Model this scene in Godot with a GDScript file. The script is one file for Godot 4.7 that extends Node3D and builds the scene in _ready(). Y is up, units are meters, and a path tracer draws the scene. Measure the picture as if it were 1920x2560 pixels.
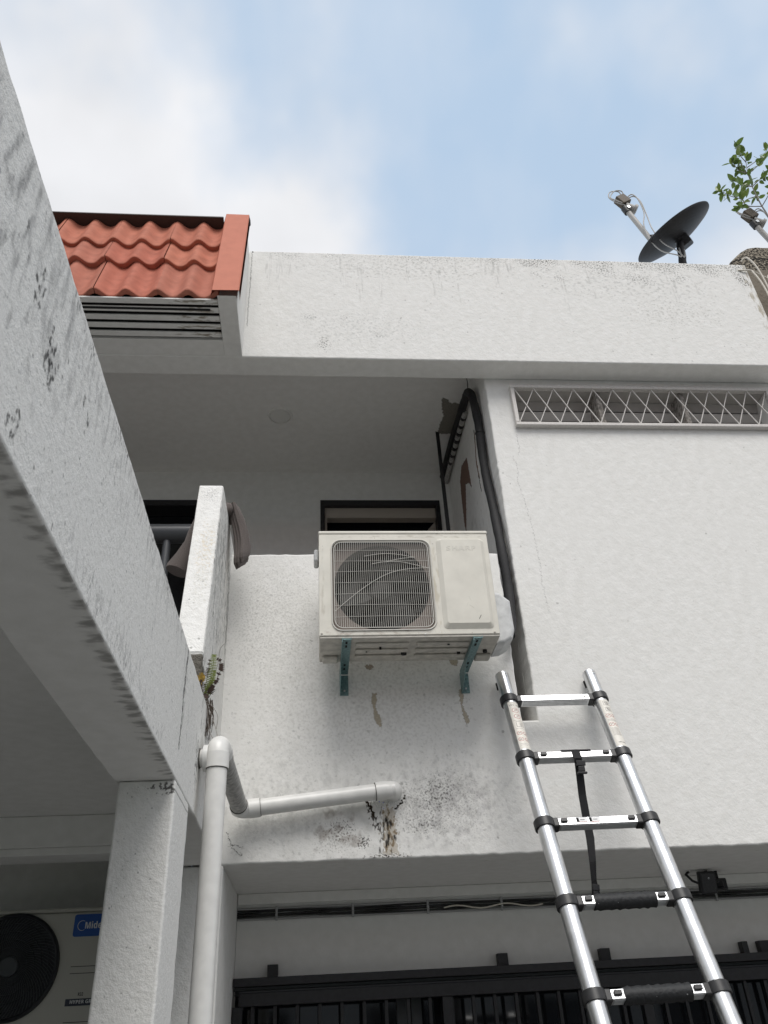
extends Node3D
# A white rendered house front with a balcony, seen from the yard in front of it. Heights in builders are given from the eye, 1.7 m over the yard.
const EYE := 1.7
const WALL := -3.6
var M := {}
var rng := RandomNumberGenerator.new()
var map_o := Vector3.ZERO
var map_u := Vector3.ZERO
var map_v := Vector3.ZERO
var used := {}

# ------------------------------------------------------------------ helpers
func P(x: float, y: float, z: float) -> Vector3:
	return Vector3(x, y + EYE, z)

func mb() -> SurfaceTool:
	var st := SurfaceTool.new()
	st.begin(Mesh.PRIMITIVE_TRIANGLES)
	return st

func plane(o := Vector3.ZERO, u := Vector3.ZERO, v := Vector3.ZERO) -> void:
	# where the stain map of the next mesh lies: origin (lower left), its width and height as vectors
	map_o = o
	map_u = u / maxf(u.length_squared(), 1e-9)
	map_v = v / maxf(v.length_squared(), 1e-9)

func vx(st: SurfaceTool, p: Vector3, n: Vector3, uv := Vector2.ZERO) -> void:
	st.set_normal(n)
	st.set_uv(uv)
	st.set_uv2(Vector2((p - map_o).dot(map_u), 1.0 - (p - map_o).dot(map_v)))
	st.add_vertex(p)

func tri(st: SurfaceTool, a: Vector3, b: Vector3, c: Vector3) -> void:
	# corners run counterclockwise as seen from outside
	var n := (b - a).cross(c - a).normalized()
	vx(st, a, n); vx(st, c, n); vx(st, b, n)

func quad(st: SurfaceTool, a: Vector3, b: Vector3, c: Vector3, d: Vector3, uvs := [Vector2(0, 1), Vector2(1, 1), Vector2(1, 0), Vector2(0, 0)]) -> void:
	var n := (b - a).cross(c - a)
	if n.length_squared() < 1e-16:
		n = (c - a).cross(d - a)
	n = n.normalized()
	vx(st, a, n, uvs[0]); vx(st, c, n, uvs[2]); vx(st, b, n, uvs[1])
	vx(st, a, n, uvs[0]); vx(st, d, n, uvs[3]); vx(st, c, n, uvs[2])

func quad_n(st: SurfaceTool, p: Array, n: Array, uv := []) -> void:
	var w: Array = uv if uv.size() else [Vector2.ZERO, Vector2.ZERO, Vector2.ZERO, Vector2.ZERO]
	for k in [0, 2, 1, 0, 3, 2]:
		vx(st, p[k], n[k], w[k])

func cuts(a: float, b: float, r: float, step: float) -> Array:
	var out := [a]
	if r > 0.0:
		out.append(a + r * 0.35)
	out.append(a + r)
	var n := maxi(1, int(round((b - a - 2 * r) / step)))
	for i in range(1, n):
		out.append(lerpf(a + r, b - r, float(i) / n))
	out.append(b - r)
	if r > 0.0:
		out.append(b - r * 0.35)
	out.append(b)
	return out

var rough := FastNoiseLite.new()
func block(st: SurfaceTool, lo: Vector3, hi: Vector3, r := 0.006, step := 0.25, amp := 0.0, xf := Transform3D.IDENTITY, faces := 0) -> void:
	# faces: 0 all, 1 all but the underside, 2 the underside alone
	# a box with rounded edges, its surface uneven by amp
	r = minf(r, minf(hi.x - lo.x, minf(hi.y - lo.y, hi.z - lo.z)) * 0.49)
	var c := [cuts(lo.x, hi.x, r, step), cuts(lo.y, hi.y, r, step), cuts(lo.z, hi.z, r, step)]
	var ilo := lo + Vector3.ONE * r
	var ihi := hi - Vector3.ONE * r
	for ax in 3:
		var ua := (ax + 1) % 3
		var va := (ax + 2) % 3
		for side in 2:
			var under := ax == 1 and side == 0
			if (faces == 1 and under) or (faces == 2 and not under):
				continue
			var grid := []
			for j in c[va].size():
				var row := []
				for i in c[ua].size():
					var p := Vector3.ZERO
					p[ax] = lo[ax] if side == 0 else hi[ax]
					p[ua] = c[ua][i]
					p[va] = c[va][j]
					var q := p.clamp(ilo, ihi)
					var n := Vector3.ZERO
					n[ax] = -1.0 if side == 0 else 1.0
					if r > 0.0:
						n = (p - q).normalized()
						p = q + n * r
					if amp > 0.0:
						p += n * amp * (rough.get_noise_3dv(p * 9.0) + 0.6 * rough.get_noise_3dv(p * 31.0))
					row.append([xf * p, (xf.basis * n).normalized()])
				grid.append(row)
			for j in c[va].size() - 1:
				for i in c[ua].size() - 1:
					var a: Array = grid[j][i]
					var b: Array = grid[j][i + 1]
					var d: Array = grid[j + 1][i + 1]
					var e: Array = grid[j + 1][i]
					if side == 1:
						quad_n(st, [a[0], b[0], d[0], e[0]], [a[1], b[1], d[1], e[1]])
					else:
						quad_n(st, [a[0], e[0], d[0], b[0]], [a[1], e[1], d[1], b[1]])

func slab(st: SurfaceTool, outline: Array, xf: Transform3D, depth: float, r := 0.006, seg := 0.0, jit := 0.0, flags := []) -> void:
	# an outline (counterclockwise, in the xf's x-y plane, front towards its +z) extruded back by depth, front edge rounded by r
	var pts := []
	var ins := []
	var n := outline.size()
	for i in n:
		var a: Vector2 = outline[i]
		var b: Vector2 = outline[(i + 1) % n]
		var pr: Vector2 = outline[(i - 1 + n) % n]
		var e0 := (a - pr).normalized()
		var e1 := (b - a).normalized()
		var f0: float = flags[(i - 1 + n) % n] if flags.size() else 1.0
		var f1: float = flags[i] if flags.size() else 1.0
		var n0 := Vector2(-e0.y, e0.x) * f0
		var n1 := Vector2(-e1.y, e1.x) * f1
		var miter := n0 + n1
		if f0 > 0 and f1 > 0:
			var m := (n0 + n1).normalized()
			miter = m / maxf(0.35, m.dot(n1))
		pts.append(a); ins.append(miter)
		if seg > 0.0 and f1 > 0.0:
			var k := maxi(1, int((b - a).length() / seg))
			for j in range(1, k):
				var q := a.lerp(b, float(j) / k)
				pts.append(q + n1 * jit * (rough.get_noise_2d(q.x * 37.0, q.y * 37.0) * 2.0 + rough.get_noise_2d(q.x * 140.0, q.y * 140.0)))
				ins.append(n1)
	var inner := PackedVector2Array()
	for i in pts.size():
		inner.append(pts[i] + ins[i] * r)
	var idx := Geometry2D.triangulate_polygon(inner)
	if idx.is_empty():
		push_error("outline does not triangulate")
	for i in range(0, idx.size(), 3):
		var a: Vector2 = inner[idx[i]]
		var b: Vector2 = inner[idx[i + 1]]
		var c: Vector2 = inner[idx[i + 2]]
		if (b - a).cross(c - a) < 0:
			var t := b
			b = c
			c = t
		tri(st, xf * Vector3(a.x, a.y, 0), xf * Vector3(b.x, b.y, 0), xf * Vector3(c.x, c.y, 0))
	for i in range(0, idx.size(), 3):
		var a: Vector2 = pts[idx[i]]
		var b: Vector2 = pts[idx[i + 1]]
		var c: Vector2 = pts[idx[i + 2]]
		if (b - a).cross(c - a) < 0:
			var t := b
			b = c
			c = t
		tri(st, xf * Vector3(a.x, a.y, -depth), xf * Vector3(c.x, c.y, -depth), xf * Vector3(b.x, b.y, -depth))
	for i in pts.size():
		var j := (i + 1) % pts.size()
		var pa: Vector2 = pts[i]
		var pb: Vector2 = pts[j]
		var ia: Vector2 = inner[i]
		var ib: Vector2 = inner[j]
		var e := pb - pa
		if e.length() < 1e-6:
			continue
		var o := Vector3(e.y, -e.x, 0).normalized()
		var steps := 3 if r > 0.0 else 0
		var prev := []
		for k in steps + 1:
			var t := PI * 0.5 * k / maxi(steps, 1)
			var qa := ia.lerp(pa, sin(t)) if r > 0.0 else pa
			var qb := ib.lerp(pb, sin(t)) if r > 0.0 else pb
			var z := -r * (1.0 - cos(t))
			var nn := (xf.basis * (o * sin(t) + Vector3(0, 0, cos(t)))).normalized()
			var cur := [xf * Vector3(qa.x, qa.y, z), xf * Vector3(qb.x, qb.y, z), nn]
			if prev.size():
				quad_n(st, [prev[0], cur[0], cur[1], prev[1]], [prev[2], cur[2], cur[2], prev[2]])
			prev = cur
		quad(st, xf * Vector3(pa.x, pa.y, -r), xf * Vector3(pa.x, pa.y, -depth), xf * Vector3(pb.x, pb.y, -depth), xf * Vector3(pb.x, pb.y, -r))

func rect2(x0: float, y0: float, x1: float, y1: float) -> Array:
	return [Vector2(x0, y0), Vector2(x1, y0), Vector2(x1, y1), Vector2(x0, y1)]

func round_rect(x0: float, y0: float, x1: float, y1: float, r: float, n := 5) -> Array:
	var out := []
	for c in [[x1 - r, y0 + r, -PI / 2], [x1 - r, y1 - r, 0.0], [x0 + r, y1 - r, PI / 2], [x0 + r, y0 + r, PI]]:
		for k in n + 1:
			var t: float = c[2] + PI / 2 * k / n
			out.append(Vector2(c[0] + r * cos(t), c[1] + r * sin(t)))
	return out

func tube(st: SurfaceTool, pts: Array, rad, sides := 10, caps := true) -> void:
	var n := pts.size()
	var fr := []
	var up := Vector3.UP
	for i in n:
		var d: Vector3 = (pts[mini(i + 1, n - 1)] - pts[maxi(i - 1, 0)]).normalized()
		if i == 0:
			up = Vector3.UP if absf(d.y) < 0.9 else Vector3.RIGHT
		up = (up - d * up.dot(d)).normalized()
		fr.append([up, d.cross(up)])
	var run := 0.0
	var rings := []
	for i in n:
		if i > 0:
			run += (pts[i] - pts[i - 1]).length()
		var r: float = rad[i] if rad is Array else rad
		var ring := []
		for k in sides + 1:
			var t := TAU * k / sides
			var nn: Vector3 = fr[i][0] * cos(t) + fr[i][1] * sin(t)
			ring.append([pts[i] + nn * r, nn, Vector2(float(k) / sides, run)])
		rings.append(ring)
	for i in n - 1:
		for k in sides:
			var a: Array = rings[i][k]
			var b: Array = rings[i][k + 1]
			var c: Array = rings[i + 1][k + 1]
			var d: Array = rings[i + 1][k]
			quad_n(st, [a[0], b[0], c[0], d[0]], [a[1], b[1], c[1], d[1]], [a[2], b[2], c[2], d[2]])
	if caps:
		for k in sides:
			tri(st, pts[0], rings[0][k + 1][0], rings[0][k][0])
			tri(st, pts[n - 1], rings[n - 1][k][0], rings[n - 1][k + 1][0])

func lathe(st: SurfaceTool, prof: Array, xf: Transform3D, segs := 24) -> void:
	# prof: [radius, height] along xf's y; normals point to the right of the way the profile runs (outwards when it runs up)
	for i in prof.size() - 1:
		var a: Vector2 = prof[i]
		var b: Vector2 = prof[i + 1]
		var e := (b - a).normalized()
		for k in segs:
			var t0 := TAU * k / segs
			var t1 := TAU * (k + 1) / segs
			var q := []
			var nn := []
			for w in [[a, t0], [b, t0], [b, t1], [a, t1]]:
				var p: Vector2 = w[0]
				q.append(xf * Vector3(p.x * cos(w[1]), p.y, p.x * sin(w[1])))
				nn.append((xf.basis * Vector3(e.y * cos(w[1]), -e.x, e.y * sin(w[1]))).normalized())
			quad_n(st, [q[0], q[1], q[2], q[3]], nn)

func curve(pts: Array, n := 6) -> Array:
	# a smooth run through the points
	var out := []
	for i in pts.size() - 1:
		var a: Vector3 = pts[maxi(i - 1, 0)]
		var b: Vector3 = pts[i]
		var c: Vector3 = pts[i + 1]
		var d: Vector3 = pts[mini(i + 2, pts.size() - 1)]
		for k in n:
			out.append(b.cubic_interpolate(c, a, d, float(k) / n))
	out.append(pts[pts.size() - 1])
	return out

func basis_y(d: Vector3, hint := Vector3.BACK) -> Basis:
	var y := d.normalized()
	var x := y.cross(hint)
	if x.length() < 0.01:
		x = y.cross(Vector3.RIGHT)
	x = x.normalized()
	return Basis(x, y, x.cross(y))

func numbered(called: String) -> String:
	used[called] = used.get(called, -1) + 1
	return called if used[called] == 0 else "%s_%03d" % [called, used[called]]

func thing(called: String, label: String, category: String, at := Vector3.ZERO, group := "") -> Node3D:
	var o := Node3D.new()
	o.name = numbered(called)
	add_child(o)
	o.position = at
	tag(o, label, category, group)
	return o

func tag(o: Node, label: String, category: String, group := "") -> void:
	o.set_meta("label", label)
	o.set_meta("category", category)
	if group != "":
		o.set_meta("group", group)

func part(called: String, st: SurfaceTool, m: Material, parent: Node3D) -> MeshInstance3D:
	var o := MeshInstance3D.new()
	o.mesh = st.commit()
	o.material_override = m
	o.name = called
	parent.add_child(o, true)
	var at := Vector3.ZERO
	var p: Node = parent
	while p is Node3D and p != self:
		at += p.position
		p = p.get_parent()
	o.position = -at
	plane()
	return o

func piece(called: String, mesh: Mesh, m: Material, parent: Node3D, xf: Transform3D) -> MeshInstance3D:
	# a shared mesh set in the world at xf
	var o := MeshInstance3D.new()
	o.mesh = mesh
	o.material_override = m
	o.name = called
	parent.add_child(o, true)
	var at := Vector3.ZERO
	var p: Node = parent
	while p is Node3D and p != self:
		at += p.position
		p = p.get_parent()
	o.transform = Transform3D(xf.basis, xf.origin - at)
	return o

func structure(called: String, st: SurfaceTool, m: Material) -> MeshInstance3D:
	var o := part(called, st, m, self)
	o.set_meta("kind", "structure")
	return o

# ------------------------------------------------------------------ stains and textures
class Stain:
	# a see-through colour map laid over a surface: mould, rust, bare patches, cracks
	var w: int
	var h: int
	var size: Vector2
	var lo: Vector2
	var d: PackedByteArray
	var fine := FastNoiseLite.new()
	var floor_at := -99.0
	func _init(l: Vector2, s: Vector2, res: float, seed_: int) -> void:
		lo = l
		size = s
		w = mini(2048, int(s.x / res))
		h = mini(2048, int(s.y / res))
		d = PackedByteArray()
		d.resize(w * h * 4)
		fine.seed = seed_
		fine.frequency = 1.0
		fine.fractal_octaves = 4
	func over(x: int, y: int, c: Color, a: float) -> void:
		var i := (y * w + x) * 4
		var b := d[i + 3] / 255.0
		var t := a + b * (1.0 - a)
		if t < 0.003:
			return
		d[i] = int((c.r * a + d[i] / 255.0 * b * (1.0 - a)) / t * 255.0)
		d[i + 1] = int((c.g * a + d[i + 1] / 255.0 * b * (1.0 - a)) / t * 255.0)
		d[i + 2] = int((c.b * a + d[i + 2] / 255.0 * b * (1.0 - a)) / t * 255.0)
		d[i + 3] = int(t * 255.0)
	func blob(at: Vector2, r: Vector2, c: Color, strength: float, f := Vector2(60, 60), cut := 0.45, soft := 0.3, turn := 0.0, k := 1.0) -> void:
		# grains of colour that thin out towards the rim; f is how fine the grain is in each direction, per metre
		var big := maxf(r.x, r.y)
		var x0 := clampi(int((at.x - big - lo.x) / size.x * w), 0, w - 1)
		var x1 := clampi(int((at.x + big - lo.x) / size.x * w), 0, w - 1)
		var y0 := clampi(int((1.0 - (at.y + big - lo.y) / size.y) * h), 0, h - 1)
		var y1 := clampi(int((1.0 - (at.y - big - lo.y) / size.y) * h), 0, h - 1)
		var cs := cos(turn)
		var sn := sin(turn)
		for y in range(y0, y1 + 1):
			var my := lo.y + (1.0 - (y + 0.5) / h) * size.y
			if my < floor_at:
				continue
			for x in range(x0, x1 + 1):
				var mx := lo.x + (x + 0.5) / w * size.x
				var u := ((mx - at.x) * cs + (my - at.y) * sn) / r.x
				var v := (-(mx - at.x) * sn + (my - at.y) * cs) / r.y
				var q := u * u + v * v
				if q >= 1.0:
					continue
				var n := fine.get_noise_2d(mx * f.x, my * f.y) * 0.85 + 0.5
				var a := smoothstep(cut, cut + soft, n + (pow(1.0 - q, k) - 1.0) * 0.42) * strength
				if a > 0.01:
					over(x, y, c, a)
	func patch(poly: PackedVector2Array, c: Color, a: float, wob := 0.004, f := 90.0) -> void:
		var r := Rect2(poly[0], Vector2.ZERO)
		for p in poly:
			r = r.expand(p)
		r = r.grow(wob * 2)
		for y in range(clampi(int((1.0 - (r.end.y - lo.y) / size.y) * h), 0, h - 1), clampi(int((1.0 - (r.position.y - lo.y) / size.y) * h), 0, h - 1) + 1):
			var my := lo.y + (1.0 - (y + 0.5) / h) * size.y
			for x in range(clampi(int((r.position.x - lo.x) / size.x * w), 0, w - 1), clampi(int((r.end.x - lo.x) / size.x * w), 0, w - 1) + 1):
				var mx := lo.x + (x + 0.5) / w * size.x
				var q := Vector2(mx + wob * fine.get_noise_2d(mx * f, my * f), my + wob * fine.get_noise_2d(mx * f + 50.0, my * f))
				if Geometry2D.is_point_in_polygon(q, poly):
					var n := fine.get_noise_2d(mx * 200.0, my * 200.0)
					over(x, y, Color(c.r * (1 + n * 0.25), c.g * (1 + n * 0.25), c.b * (1 + n * 0.25)), a)
	func line(pts: Array, width: float, c: Color, a: float, wob := 0.006) -> void:
		for i in pts.size() - 1:
			var p: Vector2 = pts[i]
			var q: Vector2 = pts[i + 1]
			var n := int((q - p).length() / (size.x / w) * 1.5) + 1
			for k in n:
				var m := p.lerp(q, float(k) / n)
				m += Vector2(fine.get_noise_2d(m.x * 60.0, m.y * 60.0), fine.get_noise_2d(m.x * 60.0 + 9.0, m.y * 60.0)) * wob
				var here := width * (0.45 + 0.9 * absf(fine.get_noise_2d(m.x * 40.0, m.y * 40.0 + 30.0)))
				var x := int((m.x - lo.x) / size.x * w)
				var y := int((1.0 - (m.y - lo.y) / size.y) * h)
				var e := maxi(0, int(here / (size.x / w) * 0.5))
				for yy in range(y - e, y + e + 1):
					for xx in range(x - e, x + e + 1):
						if xx >= 0 and yy >= 0 and xx < w and yy < h:
							over(xx, yy, c, a)
	func texture() -> ImageTexture:
		return ImageTexture.create_from_image(Image.create_from_data(w, h, false, Image.FORMAT_RGBA8, d))

func srgb(r: float, g: float, b: float) -> Color:
	return Color(r, g, b).linear_to_srgb()

func mat(called: String, c: Color, roughness := 0.8, metal := 0.0) -> StandardMaterial3D:
	var m := StandardMaterial3D.new()
	m.resource_name = called
	m.albedo_color = c
	m.roughness = roughness
	m.metallic = metal
	M[called] = m
	return m

func noise_tex(seed_: int, freq: float, size: int, kind := FastNoiseLite.TYPE_SIMPLEX_SMOOTH, oct := 4, lo := Color.BLACK, hi := Color.WHITE, mid := 0.5) -> NoiseTexture2D:
	var n := FastNoiseLite.new()
	n.seed = seed_
	n.noise_type = kind
	n.frequency = freq
	n.fractal_octaves = oct
	var t := NoiseTexture2D.new()
	t.noise = n
	t.width = size
	t.height = size
	t.seamless = true
	t.seamless_blend_skirt = 0.2
	var g := Gradient.new()
	g.offsets = PackedFloat32Array([0.0, mid, 1.0])
	g.colors = PackedColorArray([lo, lo.lerp(hi, 0.5), hi])
	t.color_ramp = g
	return t

var plaster_h: NoiseTexture2D
var plaster_c: NoiseTexture2D
func plaster(called: String, c: Color, bump := 0.5, stain: Stain = null) -> StandardMaterial3D:
	# trowelled, painted render; the pattern repeats every 0.9 m
	var m := mat(called, c, 0.86)
	m.metallic_specular = 0.3
	m.albedo_texture = plaster_c
	m.heightmap_enabled = true
	m.heightmap_texture = plaster_h
	m.heightmap_scale = bump
	m.uv1_triplanar = true
	m.uv1_world_triplanar = true
	m.uv1_triplanar_sharpness = 8.0
	m.uv1_scale = Vector3.ONE / 0.9
	if stain:
		m.detail_enabled = true
		m.detail_albedo = stain.texture()
		m.detail_uv_layer = BaseMaterial3D.DETAIL_UV_2
		m.texture_repeat = true
	return m

func fine_grain(m: StandardMaterial3D) -> StandardMaterial3D:
	m.uv1_scale = Vector3.ONE / 0.45
	return m

func speckle(m: StandardMaterial3D, seed_: int, lo: float, freq := 0.02, scale := 1.0, bump := 0.0) -> StandardMaterial3D:
	# uneven tone and grime on a manufactured surface
	m.albedo_texture = noise_tex(seed_, freq, 512, FastNoiseLite.TYPE_SIMPLEX_SMOOTH, 5, Color(lo, lo, lo), Color.WHITE, 0.45)
	m.uv1_triplanar = true
	m.uv1_world_triplanar = true
	m.uv1_scale = Vector3.ONE * scale
	if bump > 0.0:
		m.heightmap_enabled = true
		m.heightmap_texture = m.albedo_texture
		m.heightmap_scale = bump
	return m

# ------------------------------------------------------------------ camera, sky, sun
func make_view() -> void:
	var cam := Camera3D.new()
	cam.name = "camera"
	cam.fov = 64.963
	cam.near = 0.05
	cam.far = 500.0
	cam.transform = Transform3D(Basis(Vector3(0.99607, -0.0487, 0.0740), Vector3(-0.0010, 0.8346, 0.5510), Vector3(-0.0902, -0.5486, 0.8312)).orthonormalized(), P(0, 0, 0))
	add_child(cam)
	cam.current = true
	var e := Environment.new()
	e.background_mode = Environment.BG_SKY
	e.tonemap_mode = Environment.TONE_MAPPER_LINEAR
	e.tonemap_exposure = 1.56
	e.sdfgi_enabled = true
	e.ssao_enabled = true
	e.ssil_enabled = true
	var sky := Sky.new()
	var pm := PanoramaSkyMaterial.new()
	pm.panorama = sky_picture()
	sky.sky_material = pm
	e.sky = sky
	e.background_energy_multiplier = 0.64
	var w := WorldEnvironment.new()
	w.name = "air"
	w.environment = e
	add_child(w)
	var sun := DirectionalLight3D.new()
	sun.name = "sun"
	sun.light_energy = 0.5
	sun.light_angular_distance = 36.0
	sun.light_color = Color(1.0, 0.985, 0.965)
	sun.shadow_enabled = true
	sun.look_at_from_position(Vector3(0.08, 0.84, 0.53), Vector3.ZERO)
	add_child(sun)

func sky_picture() -> ImageTexture:
	# thin bright cloud over a pale tropical blue, all round
	var w := 1024
	var h := 512
	var n := FastNoiseLite.new()
	n.seed = 11
	n.frequency = 1.0
	n.fractal_octaves = 5
	n.fractal_gain = 0.5
	var big := FastNoiseLite.new()
	big.seed = 5
	big.frequency = 1.0
	big.fractal_octaves = 3
	# cloud banks: direction, reach, weight; the first few in view, the rest unseen, thickened to whiten the light
	var banks := [
		[Vector3(-0.34, 0.80, -0.50), 0.40, 0.60], [Vector3(-0.22, 0.70, -0.68), 0.30, 0.36], [Vector3(-0.50, 0.62, -0.60), 0.36, 0.55], [Vector3(0.50, 0.62, -0.60), 0.13, 0.75], [Vector3(0.62, 0.50, -0.60), 0.22, 0.75],
		[Vector3(0.02, 0.60, -0.78), 0.26, 0.24], [Vector3(0.30, 0.66, -0.68), 0.16, 0.22],
		[Vector3(-0.6, 0.6, 0.5), 0.7, 0.6], [Vector3(0.65, 0.55, 0.5), 0.7, 0.6], [Vector3(0.0, 0.45, 0.9), 0.6, 0.6], [Vector3(0.9, 0.4, -0.1), 0.55, 0.55], [Vector3(-0.9, 0.4, 0.0), 0.55, 0.55], [Vector3(0.1, 0.95, 0.3), 0.45, 0.4]]
	var im := Image.create(w, h, false, Image.FORMAT_RGBAF)
	for y in h:
		var el := PI * (0.5 - (y + 0.5) / h)
		for x in w:
			var az := TAU * ((x + 0.5) / w)
			# the first column of a panorama looks along -z
			var dir := Vector3(sin(az) * cos(el), sin(el), -cos(az) * cos(el))
			if el < 0.0:
				im.set_pixel(x, y, Color(0.36, 0.37, 0.37))
				continue
			var low := pow(1.0 - sin(el), 2.2)
			var blue := Color(0.48, 0.62, 0.80).lerp(Color(0.62, 0.72, 0.84), low)
			var flat := Vector3(dir.x, dir.y * 1.6, dir.z)
			var c := big.get_noise_3dv(flat * 1.6) * 0.22 + n.get_noise_3dv(flat * 3.8 + Vector3(0, 0, 7)) * 0.42 + 0.0
			for b in banks:
				var far: float = dir.distance_to(b[0].normalized()) / b[1]
				if far < 1.6:
					c += b[2] * exp(-far * far * 2.2)
			var cover := smoothstep(-0.06, 0.66, c)
			var wisp := clampf(n.get_noise_3dv(Vector3(dir.x * 5.0, dir.y * 2.2, dir.z * 3.0) + Vector3(20, 0, 0)) * 1.3 + 0.05, 0.0, 1.0)
			cover = clampf(cover + wisp * 0.22, 0.0, 0.97)
			var light := 0.86 + 0.10 * clampf(n.get_noise_3dv(flat * 5.0 + Vector3(3, 1, 0)), -1, 1)
			im.set_pixel(x, y, blue.lerp(Color(light, light * 1.005, light * 1.03), cover))
	return ImageTexture.create_from_image(im)

# ------------------------------------------------------------------ materials
func make_materials() -> void:
	plaster_h = noise_tex(3, 0.022, 1024, FastNoiseLite.TYPE_SIMPLEX_SMOOTH, 5)
	plaster_h.noise.fractal_gain = 0.72
	plaster_c = noise_tex(8, 0.012, 1024, FastNoiseLite.TYPE_SIMPLEX_SMOOTH, 6, Color(0.955, 0.955, 0.95), Color(1, 1, 1), 0.5)
	plaster("render_white", PAINT, 0.25)
	plaster("render_smooth", PAINT, 0.02)
	plaster("render_pier", PAINT, 0.42)
	mat("tile", srgb(0.56, 0.18, 0.11), 0.75)
	speckle(M.tile, 21, 0.80, 0.02, 1.2, 0.01)
	M.tile.metallic_specular = 0.25
	mat("flashing", srgb(0.58, 0.22, 0.152), 0.6)
	speckle(M.flashing, 22, 0.93, 0.02, 1.0)
	M.flashing.metallic_specular = 0.2
	mat("ridge", srgb(0.035, 0.022, 0.018), 0.55)
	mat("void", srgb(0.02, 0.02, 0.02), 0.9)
	mat("steel_black", srgb(0.018, 0.018, 0.021), 0.45)
	speckle(M.steel_black, 23, 0.7, 0.03, 2.0)
	mat("rail_grey", srgb(0.05, 0.053, 0.058), 0.35)
	mat("beige_frame", srgb(0.42, 0.37, 0.32), 0.6)
	mat("wood_old", srgb(0.50, 0.46, 0.42), 0.85)
	speckle(M.wood_old, 24, 0.45, 0.02, 3.0, 0.1)
	mat("grille_white", srgb(0.66, 0.63, 0.60), 0.5)
	speckle(M.grille_white, 25, 0.90, 0.04, 3.0)
	mat("louvre_dull", srgb(0.40, 0.38, 0.36), 0.8)
	mat("glass_dark", srgb(0.012, 0.013, 0.015), 0.06)
	mat("casing", srgb(0.70, 0.675, 0.60), 0.42)
	speckle(M.casing, 26, 0.93, 0.012, 1.3)
	mat("casing_worn", srgb(0.62, 0.59, 0.53), 0.55)
	speckle(M.casing_worn, 27, 0.80, 0.018, 2.0)
	mat("cover_white", srgb(0.68, 0.69, 0.69), 0.45)
	speckle(M.cover_white, 28, 0.85, 0.02, 2.0)
	mat("letter_grey", srgb(0.60, 0.58, 0.52), 0.5)
	mat("wire_white", srgb(0.60, 0.585, 0.54), 0.4)
	mat("fan_dark", srgb(0.014, 0.012, 0.011), 0.7)
	mat("coil_dark", srgb(0.022, 0.018, 0.016), 0.7)
	mat("zinc", srgb(0.27, 0.43, 0.44), 0.4, 0.5)
	speckle(M.zinc, 29, 0.65, 0.03, 4.0)
	mat("slot_dark", srgb(0.012, 0.012, 0.012), 0.9)
	mat("foam_black", srgb(0.022, 0.022, 0.024), 0.72)
	speckle(M.foam_black, 30, 0.6, 0.02, 5.0, 0.15)
	mat("pipe_white", srgb(0.76, 0.755, 0.73), 0.33)
	speckle(M.pipe_white, 31, 0.93, 0.015, 2.0)
	mat("pipe_grimy", srgb(0.60, 0.59, 0.565), 0.5)
	speckle(M.pipe_grimy, 32, 0.55, 0.03, 3.0)
	mat("joint_dark", srgb(0.10, 0.095, 0.085), 0.8)
	mat("aluminium", srgb(0.80, 0.81, 0.82), 0.30, 1.0)
	speckle(M.aluminium, 33, 0.86, 0.02, 2.0)
	mat("plastic_black", srgb(0.020, 0.020, 0.021), 0.42)
	mat("webbing", srgb(0.012, 0.012, 0.014), 0.85)
	mat("foam_tape", srgb(0.016, 0.018, 0.021), 0.6)
	speckle(M.foam_tape, 34, 0.45, 0.02, 6.0, 0.25)
	mat("towel", srgb(0.19, 0.16, 0.148), 0.95)
	speckle(M.towel, 35, 0.55, 0.12, 3.0, 0.25)
	M.towel.rim_enabled = true
	M.towel.rim = 0.4
	mat("dish_black", srgb(0.020, 0.020, 0.022), 0.5)
	speckle(M.dish_black, 36, 0.7, 0.02, 2.0)
	mat("arm_grey", srgb(0.42, 0.41, 0.39), 0.5)
	mat("lnb_tan", srgb(0.17, 0.13, 0.09), 0.6)
	speckle(M.lnb_tan, 37, 0.55, 0.03, 8.0)
	mat("cable_grey", srgb(0.42, 0.41, 0.39), 0.5)
	mat("cable_white", srgb(0.66, 0.62, 0.54), 0.5)
	mat("cable_black", srgb(0.012, 0.012, 0.012), 0.4)
	mat("conduit_grey", srgb(0.33, 0.33, 0.33), 0.4)
	mat("leaf", srgb(0.07, 0.105, 0.030), 0.42)
	M.leaf.backlight_enabled = true
	M.leaf.backlight = srgb(0.10, 0.16, 0.03)
	mat("leaf_bright", srgb(0.13, 0.165, 0.045), 0.42)
	M.leaf_bright.backlight_enabled = true
	M.leaf_bright.backlight = srgb(0.14, 0.20, 0.04)
	mat("twig", srgb(0.22, 0.20, 0.18), 0.85)
	mat("fern_green", srgb(0.10, 0.125, 0.022), 0.6)
	M.fern_green.backlight_enabled = true
	M.fern_green.backlight = srgb(0.16, 0.2, 0.03)
	mat("fern_dead", srgb(0.035, 0.020, 0.014), 0.9)
	mat("fern_yellow", srgb(0.34, 0.22, 0.035), 0.7)
	mat("root", srgb(0.08, 0.06, 0.045), 0.95)
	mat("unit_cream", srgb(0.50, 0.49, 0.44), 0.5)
	mat("unit_grille", srgb(0.012, 0.014, 0.018), 0.4)
	mat("unit_hub", srgb(0.05, 0.056, 0.06), 0.4)
	mat("sticker_blue", srgb(0.005, 0.075, 0.33), 0.35)
	mat("sticker_white", srgb(0.70, 0.70, 0.70), 0.4)
	mat("sticker_navy", srgb(0.030, 0.035, 0.055), 0.4)
	mat("added_floor_tile", srgb(0.11, 0.085, 0.07), 0.5)
	mat("concrete", srgb(0.31, 0.307, 0.30), 0.85)
	speckle(M.concrete, 38, 0.6, 0.01, 0.5, 0.1)
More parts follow.
